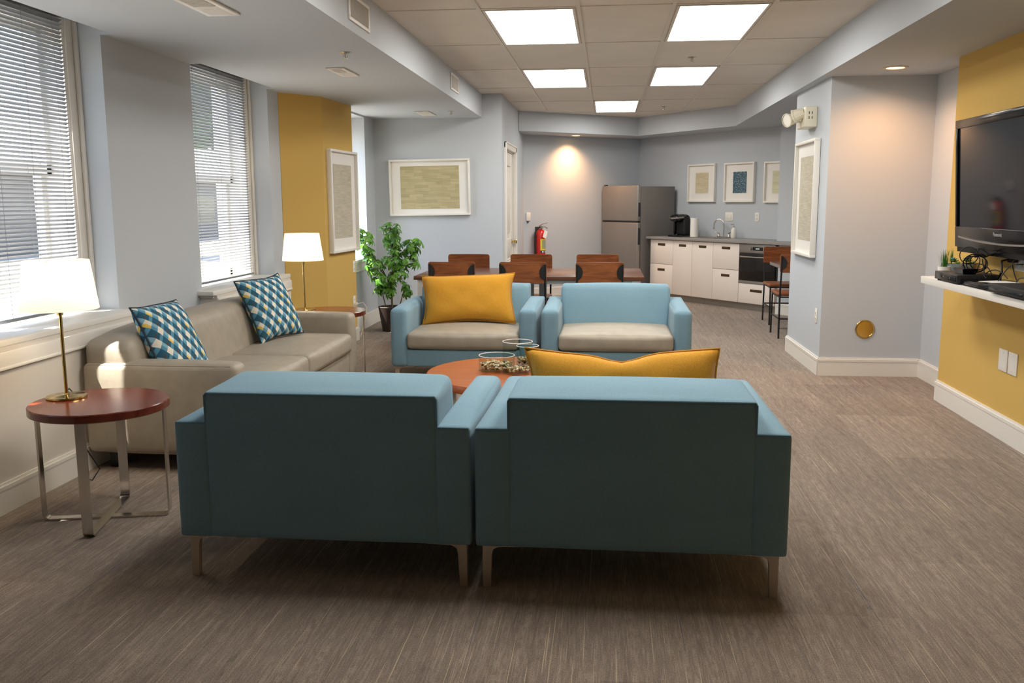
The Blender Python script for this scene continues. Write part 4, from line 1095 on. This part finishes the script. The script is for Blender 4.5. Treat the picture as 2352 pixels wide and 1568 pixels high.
m = MB(); m.box((-.03, -.001, -.11), (.03, .001, 0), M=Matrix.Translation((.045, -.082, .405)) @ Matrix.Rotation(R(24), 4, 'Y') @ Matrix.Rotation(R(-8), 4, 'X')); m.tube([(.005, -.03, .455), (.045, -.082, .402)], .0015, 5); m.build('inspection_tag', PAPER, ex)
m = MB(); m.box((-.03, .07, .30), (.03, .094, .46), .003); m.strap([(-.075, .02, .33), (-.05, .075, .33), (0, .09, .33), (.05, .075, .33), (.075, .02, .33)], (0, 0, 1), .02, .003); m.build('wall_bracket', MATTEBLK, ex)

# ------------------------------------------------------------------ emergency light
el = thing('emergency_light', 'cream two-headed emergency light at the top of the grey column', 'emergency light', (0, 0, 0)); el.matrix_world = wallM((1.695, 7.955, 2.055), (-1, 0, 0))
m = MB(); m.box((-.16, -.10, -.080), (.16, 0, .085), .010, 3); m.build('housing', CREAM, el)
m = MB()
for y in (-.068, -.044):
    for z in (-.016, .022): m.box((.158, y - .004, z), (.1612, y + .004, z + .022))
m.build('vent_slots', plain('slot_shadow', '#6d6a60', .7), el, smooth=0)
for x, y, z, yaw, tl in ((.07, -.125, .03, -25, 20), (-.06, -.165, .0, 30, 12)):
    M_ = Matrix.Translation((x, y, z)) @ Matrix.Rotation(R(yaw), 4, 'Z') @ Matrix.Rotation(R(tl), 4, 'X') @ Matrix.Rotation(R(90), 4, 'X')
    m = MB(); m.lathe([(0, -.04), (.034, -.04), (.044, -.016), (.052, .036), (.058, .042), (.058, .054), (.050, .054)], 12, M_); hd = m.build('lamp_head', CREAM, el, smooth=25)
    m = MB(); m.lathe([(0, .049), (.050, .049)], 16, M_); m.build('lens', plain('clear_lens', '#f3f0e2', .1), hd)
    m = MB(); m.tube([(x * .7, -.095, -.01), (x * .9, -.12, -.02), (x, y + .03, z)], .014, 8); m.build('swivel_arm', CREAM, el)

# ------------------------------------------------------------------ television, shelf and what stands on it
TVL, TVH = 1.27, .765
tv = thing('television', 'large black flat television on the yellow wall', 'television', (2.185, 5.335, 1.10)); tv.rotation_euler = (0, R(-3.5), 0)
m = MB(); m.box((-.005, -TVL/2, .0), (.07, TVL/2, TVH), .012, 3); m.build('cabinet', DARKGREY, tv)
m = MB()
for a, b, z0, z1 in ((-TVL/2, -TVL/2 + .035, .125, TVH - .05), (TVL/2 - .035, TVL/2, .125, TVH - .05), (-TVL/2, TVL/2, TVH - .05, TVH), (-TVL/2, TVL/2, .0, .125)): m.box((-.018, a, z0), (-.004, b, z1), .004)
bz = m.build('bezel', TVBLACK, tv)
m = MB(); m.box((-.008, -TVL/2 + .03, .12), (-.004, TVL/2 - .03, TVH - .045)); m.build('screen', plain('tv_screen', '#15191f', .05, spec=.28), tv, smooth=0)
m = MB()
n = 24; pr = []
for k in range(n + 1):
    y = -TVL/2 + .07 + (TVL - .14) * k / n; u = (y / (TVL/2)); pr.append((-.021, y, .042 + .028 * u * u))
m.strap(pr, (0, 0, 1), .010, .006); m.build('chrome_strip', CHROME, bz)
m = MB(); m.poly([(-.01, -TVL/2 + .02), (.02, -TVL/2 + .05), (.02, TVL/2 - .05), (-.01, TVL/2 - .02)], -.03, .004); m.build('lower_lip', TVBLACK, tv)
tcu = bpy.data.curves.new('logo_lettering', 'FONT'); tcu.body = 'Panasonic'; tcu.size = .030; tcu.align_x = 'CENTER'; tcu.extrude = .0006; tcu.materials.append(plain('logo_silver', '#d6d6d6', .3, metal=.6))
tmp_o = bpy.data.objects.new('lettering_source', tcu); COL.objects.link(tmp_o); bpy.context.view_layer.update()
lme = bpy.data.meshes.new_from_object(tmp_o.evaluated_get(bpy.context.evaluated_depsgraph_get())); bpy.data.objects.remove(tmp_o)
lg = bpy.data.objects.new('logo_lettering', lme); COL.objects.link(lg); lg.parent = bz; lg.location = (-.0195, .0, .085); lg.rotation_euler = (R(90), 0, R(-90))
m = MB(); m.box((.07, -.2, .2), (.125, .2, .55)); m.build('wall_mount', MATTEBLK, tv, smooth=0)

sh = tag(MB().box((2.005, 2.9, .862), (2.314, 6.06, .905), .002).build('floating_shelf', WHITE), 'long white floating shelf under the television', 'shelf')
ZSH = .9055
def shelfbox(name, label, cat, y0, y1, x0, x1, z0, h, mat, feet=True):
    t = thing(name, label, cat, ((x0 + x1) / 2, (y0 + y1) / 2, z0)); hx, hy = (x1 - x0) / 2, (y1 - y0) / 2
    f = .008 if feet else 0
    m = MB(); m.box((-hx, -hy, f), (hx, hy, h), .003); m.build('housing', mat, t)
    return t, hx, hy, h
t, hx, hy, h = shelfbox('cable_box', 'black set-top box at the left end of the white shelf', 'set-top box', 5.43, 5.785, 1.995, 2.24, ZSH, .055, DARKGREY)
m = MB(); m.box((-hx - .003, -hy + .01, .014), (-hx + .002, hy - .01, .048), .002); m.build('front_panel', GLOSSBLACK, t)
for sx in (-1, 1):
    for sy in (-1, 1):
        m = MB(); m.cyl((sx * (hx - .02), sy * (hy - .03), 0), .012, .009, 12); m.build('foot', MATTEBLK, t)
m = MB()
for y in (.02, -.08): m.box((-hx - .0045, y - .008, .028), (-hx - .002, y + .008, .034))
m.build('button', CHROME, t, smooth=0)
t = thing('router_box', 'small black tapered box on top of the set-top box', 'electronic box', (2.085, 5.55, ZSH + .0555))
m = MB(); m.poly([(-.045, -.075), (.045, -.075), (.045, .075), (-.045, .075)], .0, .03)
for v in m.bm.verts:
    if v.co.z < .01: v.co.x *= .75; v.co.y *= .75
m.build('housing', GLOSSBLACK, t, smooth=0)
m = MB(); m.box((-.037, -.066, .0295), (.037, .066, .032), .001); m.build('lid', MATTEBLK, t)
t, hx, hy, h = shelfbox('disc_player', 'flat black disc player in the middle of the white shelf', 'disc player', 5.0, 5.42, 2.012, 2.26, ZSH, .034, GLOSSBLACK)
m = MB(); m.box((-hx - .002, -.05, .016), (-hx + .002, .15, .024), .001); m.build('disc_tray', DARKGREY, t)
t, hx, hy, h = shelfbox('game_console', 'low black console box at the right edge of the photo, overhanging the shelf', 'electronic box', 4.55, 4.97, 1.985, 2.25, ZSH, .052, MATTEBLK)
m = MB(); m.box((-hx - .002, -hy + .02, .020), (-hx + .002, hy - .02, .032), .001); m.build('front_panel', GLOSSBLACK, t)
t = thing('paper_sheets', 'white papers lying on the flat black player', 'papers', (2.155, 5.16, ZSH + .0345), R(12))
m = MB(); m.box((-.075, -.12, 0), (.075, .12, .0012)); m.build('sheet', PAPER, t, smooth=0)
m = MB(); m.box((-.07, -.10, .0012), (.06, .125, .0024), M=Matrix.Rotation(R(9), 4, 'Z')); m.build('sheet', PAPER, t, smooth=0)
# tangle of cables
def cat(pts, n=8):
    P = [Vector(p) for p in pts]; P = [2*P[0]-P[1]] + P + [2*P[-1]-P[-2]]; out = []
    for i in range(1, len(P) - 2):
        for k in range(n):
            t = k / n; out.append(.5*((2*P[i]) + (P[i+1]-P[i-1])*t + (2*P[i-1]-5*P[i]+4*P[i+1]-P[i+2])*t*t + (3*P[i]-P[i-1]-3*P[i+1]+P[i+2])*t**3))
    return out + [P[-2]]
cb = thing('cable_tangle', 'tangle of black cables hanging from the television onto the shelf', 'cables', (2.2, 5.5, ZSH))
runs = [
        [(-0.119,0.02,0.113),(-0.135,0.032,0.12),(-0.147,0.042,0.134),(-0.153,0.049,0.153),(-0.153,0.05,0.174),(-0.145,0.046,0.192),(-0.133,0.038,0.205),(-0.117,0.026,0.211),(-0.101,0.014,0.208),(-0.087,0.002,0.197),(-0.078,-0.006,0.18),(-0.075,-0.01,0.16),(-0.079,-0.009,0.141),(-0.089,-0.002,0.125),(-0.103,0.008,0.115),(-0.119,0.02,0.113)],
        [(-0.022,0.0,0.118),(-0.018,0.02,0.095),(-0.025,0.037,0.076),(-0.044,0.048,0.064),(-0.069,0.05,0.061),(-0.098,0.043,0.069),(-0.124,0.029,0.084),(-0.143,0.01,0.106),(-0.153,-0.01,0.129),(-0.15,-0.029,0.15),(-0.137,-0.043,0.166),(-0.115,-0.05,0.173),(-0.088,-0.048,0.17),(-0.06,-0.037,0.159),(-0.037,-0.02,0.14),(-0.022,0.0,0.118)],
        [(-0.056,-0.02,0.077),(-0.072,-0.008,0.069),(-0.092,0.002,0.071),(-0.11,0.009,0.081),(-0.124,0.01,0.099),(-0.132,0.006,0.121),(-0.132,-0.002,0.143),(-0.124,-0.014,0.161),(-0.11,-0.026,0.173),(-0.091,-0.038,0.176),(-0.072,-0.046,0.169),(-0.056,-0.05,0.155),(-0.045,-0.049,0.135),(-0.041,-0.042,0.113),(-0.045,-0.032,0.093),(-0.056,-0.02,0.077)],
        [(-0.138,0.03,0.128),(-0.118,0.046,0.144),(-0.09,0.06,0.154),(-0.058,0.068,0.157),(-0.029,0.07,0.153),(-0.007,0.065,0.141),(0.003,0.054,0.124),(0.0,0.038,0.105),(-0.015,0.022,0.088),(-0.04,0.006,0.074),(-0.07,-0.005,0.068),(-0.101,-0.01,0.069),(-0.126,-0.008,0.077),(-0.143,0.0,0.092),(-0.147,0.014,0.11),(-0.138,0.03,0.128)],
        [(-0.027,0.0,0.11),(-0.032,0.008,0.094),(-0.044,0.015,0.083),(-0.06,0.019,0.079),(-0.078,0.02,0.084),(-0.094,0.017,0.095),(-0.106,0.012,0.112),(-0.111,0.004,0.13),(-0.109,-0.004,0.148),(-0.101,-0.012,0.162),(-0.086,-0.017,0.169),(-0.069,-0.02,0.168),(-0.052,-0.019,0.16),(-0.038,-0.015,0.146),(-0.029,-0.008,0.128),(-0.027,0.0,0.11)],
        [(-0.034,0.1,0.195),(-0.053,0.06,0.167),(-0.052,0.02,0.137),(-0.067,0.0,0.093),(-0.093,-0.02,0.066)],
        [(0.03,0.05,0.185),(0.004,0.04,0.161),(-0.03,0.02,0.152),(-0.072,0.0,0.163),(-0.118,0.0,0.149),(-0.14,0.0,0.132)],
        [(-0.129,0.02,0.12),(-0.095,0.0,0.116),(-0.056,-0.02,0.114),(-0.033,-0.05,0.097),(-0.027,-0.08,0.075),(-0.03,-0.1,0.057)],
        [(-0.047,0.0,0.142),(-0.051,-0.03,0.109),(-0.052,-0.05,0.079),(-0.058,-0.07,0.053),(-0.055,-0.1,0.04)],
        [(-0.052,-0.07,0.063),(-0.042,-0.1,0.081),(-0.025,-0.14,0.09),(-0.013,-0.2,0.077),(-0.007,-0.26,0.052)],
        [(-0.064,-0.2,0.018),(-0.049,-0.22,0.023),(-0.037,-0.26,0.072),(-0.013,-0.3,0.128),(0.011,-0.33,0.135),(0.031,-0.35,0.137)],
        [(0.03,-0.34,0.169),(0.007,-0.32,0.164),(-0.006,-0.3,0.141),(0.006,-0.3,0.088),(0.017,-0.32,0.04)],
        [(0.001,-0.35,0.04),(-0.001,-0.38,0.06),(0.007,-0.41,0.069),(0.015,-0.45,0.068)],
        ]
for k, rn in enumerate(runs):
    m = MB(); m.tube(cat(rn, 5), .0030, 7); m.build('cable', MATTEBLK, cb, smooth=70)
m = MB(); m.tube([(-.10, -.03, .158), (-.06, -.02, .170), (-.03, .0, .158)], .007, 8); m.build('cable_tie', MATTEBLK, cb)
# small potted plants on the shelf
def pot(t, r, h, mat):
    m = MB(); m.lathe([(0, 0), (r * .86, 0), (r * .9, .004), (r, h), (r - .005, h), (r - .008, h - .012), (0, h - .012)], 28); m.build('pot', mat, t)
    m = MB(); m.lathe([(0, h - .011), (r - .008, h - .011)], 20); m.build('soil', SOIL, t)
def blade(mb, base, tip, w, bend):
    b, t = Vector(base), Vector(tip); d = t - b; s = d.cross(Vector((0, 0, 1)))
    s = (s if s.length > 1e-4 else Vector((1, 0, 0))).normalized()
    prev = None
    for k in range(6):
        u = k / 5; p = b + d * u + Vector(bend) * u * u; ww = w * (1 - u ** 1.6) + .0003
        cur = (mb.bm.verts.new(p - s * ww), mb.bm.verts.new(p + s * ww))
        if prev: mb.bm.faces.new((prev[0], prev[1], cur[1], cur[0]))
        prev = cur
GRASS = plain('grass_blade', '#4a8430', .5); SUCC = plain('succulent_leaf', '#8fae3c', .45); SUCT = plain('succulent_teal', '#5fa193', .45)
t = thing('potted_grass', 'grass-like plant in a white pot at the end of the shelf', 'plant', (2.09, 5.905, ZSH)); pot(t, .038, .072, PLATE)
m = MB(); rnd = random.Random(4)
for k in range(46):
    a = rnd.uniform(0, 6.28); q = rnd.uniform(0, .02); l = rnd.uniform(.07, .125); ln = rnd.uniform(.004, .03)
    blade(m, (q*math.cos(a), q*math.sin(a), .06), (q*math.cos(a) + ln*math.cos(a), q*math.sin(a) + ln*math.sin(a), .06 + l), .0022, (0, 0, -.004))
m.build('blades', GRASS, t, smooth=60)
def succulent(name, label, loc, r, h, mat, seed, spikes):
    t = thing(name, label, 'plant', loc); pot(t, r, h, mat); rnd = random.Random(seed)
    for cx, cy, cz, s, mt in ((.0, .012, .02, .034, SUCC), (-.015, -.018, .035, .026, SUCT), (.012, -.03, .012, .024, SUCC)):
        m = MB()
        for ring in range(3):
            for k in range(7):
                a = R(360 * k / 7 + ring * 25); tip = R(25 + ring * 27); l = s * (1 - ring * .22)
                M_ = Matrix.Translation((cx, cy, h + cz - .012)) @ Matrix.Rotation(a, 4, 'Z') @ Matrix.Rotation(-tip, 4, 'Y')
                f0 = len(m.bm.verts); bmesh.ops.create_icosphere(m.bm, subdivisions=1, radius=1, matrix=M_ @ Matrix.Translation((l*.55, 0, 0)) @ Matrix.Diagonal((l*.55, l*.26, l*.12, 1)))
        m.build('rosette', mt, t, smooth=80)
    if spikes:
        m = MB()
        for k in range(14):
            a = rnd.uniform(0, 6.28); ln = rnd.uniform(.005, .02); blade(m, (-.01, .025, h - .012), (-.01 + ln*math.cos(a), .025 + ln*math.sin(a), h + rnd.uniform(.06, .1)), .002, (0, 0, 0))
        m.build('blades', GRASS, t, smooth=60)
succulent('potted_succulent', 'succulents in a pale grey-blue pot, middle of the three small shelf plants', (2.17, 5.965, ZSH), .050, .085, BLUEPOT, 3, True)
succulent('potted_succulent', 'succulents in a dark grey pot behind the cables, nearest the television', (2.262, 5.99, ZSH), .045, .085, GREYPOT, 6, False)

# ------------------------------------------------------------------ tall potted plant
pl = thing('potted_tree', 'tall leafy umbrella plant in a dark pot in the sunlit corner', 'plant', (-2.32, 9.62, 0))
m = MB(); m.lathe([(0, 0), (.085, 0), (.09, .01), (.128, .25), (.133, .265), (.125, .27), (.118, .245), (0, .245)], 32); m.build('pot', POT, pl)
m = MB(); m.lathe([(0, .247), (.118, .247)], 24); m.build('soil', SOIL, pl)
rnd = random.Random(21)
stems = [[(.02, 0, .24), (.02, .01, .50), (.05, .0, .75), (.03, 0, 1.0), (.02, 0, 1.12)], [(.02, 0, .45), (-.06, -.03, .65), (-.20, -.06, .88), (-.27, -.08, 1.02)], [(.03, 0, .5), (.12, .03, .7), (.22, .02, .88), (.24, .0, .96)],
         [(-.05, .02, .24), (-.08, .0, .40), (-.09, -.02, .52)], [(.09, .02, .24), (.14, .04, .42), (.17, .04, .5)], [(.02, 0, .5), (-.06, -.06, .64), (-.12, -.1, .74)]]
m = MB()
for k, s in enumerate(stems): m.tube(cat(s, 5), .011 if k == 0 else .006, 7)
m.build('stems', STEM, pl, smooth=70)
def leaflet(mb, M_, l, w):
    n = 5; prev = None; c_prev = None
    for k in range(n + 1):
        u = k / n; ww = w * math.sin(math.pi * min(1, u * .92 + .06)) ** .8; dz = -.28 * l * u * u; x = l * u
        vs = [mb.bm.verts.new(M_ @ Vector((x, s * ww, dz + (.18 * ww if s else 0)))) for s in (-1, 0, 1)]
        if prev:
            for q in (0, 1): mb.bm.faces.new((prev[q], prev[q+1], vs[q+1], vs[q]))
        prev = vs
def palmate(mb, p, d, size):
    n = rnd.choice((6, 7, 8)); z = Vector(d).normalized(); x = z.orthogonal().normalized(); y = z.cross(x)
    B = Matrix((x, y, z)).transposed().to_4x4(); a0 = rnd.uniform(0, 6.28)
    for k in range(n):
        a = a0 + 2 * math.pi * k / n; l = size * rnd.uniform(.8, 1.1)
        leaflet(mb, Matrix.Translation(p) @ B @ Matrix.Rotation(a, 4, 'Z') @ Matrix.Rotation(R(rnd.uniform(12, 34)), 4, 'Y') @ Matrix.Translation((.006, 0, 0)), l, l * .2)
m = MB(); ms = MB()
clusters = [((.02, 0, 1.08), .13, 13), ((.07, 0, .95), .14, 13), ((-.26, -.08, 1.0), .12, 15), ((-.20, -.08, .84), .10, 9), ((.25, .0, .93), .12, 15), ((.20, .02, .78), .13, 12), ((.02, .0, .78), .15, 13), ((-.13, -.09, .72), .11, 11), ((-.08, -.07, .58), .10, 9), ((.10, 0, .60), .13, 12), ((.0, .03, .47), .11, 7), ((-.10, -.02, .47), .07, 4), ((.17, .04, .46), .07, 5)]
for c, sp, n in clusters:
    for k in range(int(n * 1.5)):
        v = Vector((rnd.gauss(0, 1), rnd.gauss(0, 1), rnd.gauss(0, .8))); v.normalize(); v *= sp * rnd.uniform(.55, 1.0)
        p = Vector(c) + v; d = (v.normalized() * .7 + Vector((0, -.25, .8)))
        palmate(m, p, d, rnd.uniform(.050, .074)); ms.tube([Vector(c) + v * .1, p], .0018, 4)
m.build('foliage', LEAF, pl, smooth=70); ms.build('petioles', STEM, pl, smooth=70)

# ------------------------------------------------------------------ outside the windows
m = MB(); m.box((-80, -60, -.4), (-3.35, 160, -.3)); struct(m.build('ground_outside', CONCRETE, smooth=0))
t = thing('building', 'low dark building across the street, seen through the blinds', 'building', (-19, 9, -.3))
m = MB(); m.box((-4, -24, 0), (0, 120, 2.6)); m.build('walls', FACADE, t, smooth=0)
m = MB(); m.box((-4.1, -24.1, 2.6), (.15, 120.1, 2.75)); m.build('parapet', CONCRETE, t, smooth=0)
for k in range(24):
    m = MB(); m.box((-.02, -12 + k * 4, .7), (.04, -10 + k * 4, 2.0)); m.build('window', GLOSSBLACK, t, smooth=0)
def tree(x, y, label, h, r, seed):
    t = thing('street_tree', label, 'tree', (x, y, -.3), 0, 'street trees outside the windows'); rnd = random.Random(seed)
    m = MB(); m.tube([(0, 0, 0), (.05, 0, h * .5), (0, .05, h)], [.14, .11, .07], 9); m.build('trunk', BARK, t)
    m = MB(); bmesh.ops.create_icosphere(m.bm, subdivisions=4, radius=1, matrix=Matrix.Translation((0, 0, h + r * .75)) @ Matrix.Diagonal((r * .9, r * .9, r * .85, 1)))
    for v in m.bm.verts:
        d = mnoise.noise(v.co * 1.1 + Vector((seed, 0, 0))) * .35 + mnoise.noise(v.co * 3.2) * .15; c = Vector((0, 0, h + r * .75)); v.co = c + (v.co - c) * (1 + d)
    m.build('crown', CROWN, t, smooth=80)
for x_, y_, lab, h_, r_, sd_k in ((-12.6, 26, 'nearest street tree outside, seen through the near side of the far blind', 3.6, 2.5, 8), (-13.2, 32.5, 'second street tree outside, seen through the middle of the far blind', 4.0, 2.8, 11), (-12.8, 40, 'farthest street tree outside, seen at the edge of the far blind', 3.8, 2.8, 14)): tree(x_, y_, lab, h_, r_, sd_k)

# ------------------------------------------------------------------ light
w = bpy.data.worlds.new('World'); sc.world = w; w.use_nodes = True; nt = w.node_tree
bg = nt.nodes['Background']; sky = nt.nodes.new('ShaderNodeTexSky'); sky.sky_type = 'NISHITA'; sky.sun_disc = False; sky.sun_elevation = R(50); sky.sun_rotation = R(220)
nt.links.new(sky.outputs[0], bg.inputs[0]); bg.inputs[1].default_value = 1.0
sd = bpy.data.lights.new('sun', 'SUN'); sd.energy = 28; sd.color = (1, .95, .86); sd.angle = R(.6)
so_ = bpy.data.objects.new('sun', sd); COL.objects.link(so_); sv = Vector((1.0, .60, -2.38)); so_.rotation_euler = sv.to_track_quat('-Z', 'Y').to_euler()
def portal(y0, y1, z0, z1, x=-3.31):
    l = bpy.data.lights.new('window_portal', 'AREA'); l.shape = 'RECTANGLE'; l.size = z1 - z0; l.size_y = y1 - y0; l.cycles.is_portal = True
    o = bpy.data.objects.new('window_portal', l); COL.objects.link(o); o.location = (x, (y0 + y1) / 2, (z0 + z1) / 2); o.rotation_euler = (0, R(-90), 0)
portal(2.5, 5.03, .78, 2.43); portal(6.14, 7.54, .78, 2.43); portal(8.985, 10.02, .78, 2.30, -3.06)

# ------------------------------------------------------------------ camera
cam = bpy.data.cameras.new('camera'); co = bpy.data.objects.new('camera', cam); COL.objects.link(co)
F, yaw, pit, roll = 2091.0, .103227, .153045, -.0043026
cam.sensor_fit = 'HORIZONTAL'; cam.sensor_width = 36; cam.lens = 36 * F / 2352; cam.clip_start = .05; cam.clip_end = 200
fwd = Vector((-math.sin(yaw) * math.cos(pit), math.cos(yaw) * math.cos(pit), -math.sin(pit))); rt = Vector((math.cos(yaw), math.sin(yaw), 0)); up = rt.cross(fwd)
r2 = rt * math.cos(roll) + up * math.sin(roll); u2 = -rt * math.sin(roll) + up * math.cos(roll)
co.matrix_world = Matrix.Translation((0, 0, 1.39)) @ Matrix((r2, u2, -fwd)).transposed().to_4x4()
sc.camera = co

vs = sc.view_settings; vs.view_transform = 'Standard'; vs.look = 'None'; vs.exposure = 0.0; vs.gamma = 1.0; vs.use_curve_mapping = False
cy = sc.cycles; cy.use_denoising = True; cy.max_bounces = 8; cy.diffuse_bounces = 5; cy.glossy_bounces = 4; cy.transparent_max_bounces = 16; cy.sample_clamp_indirect = 6.0; cy.caustics_reflective = False; cy.caustics_refractive = False
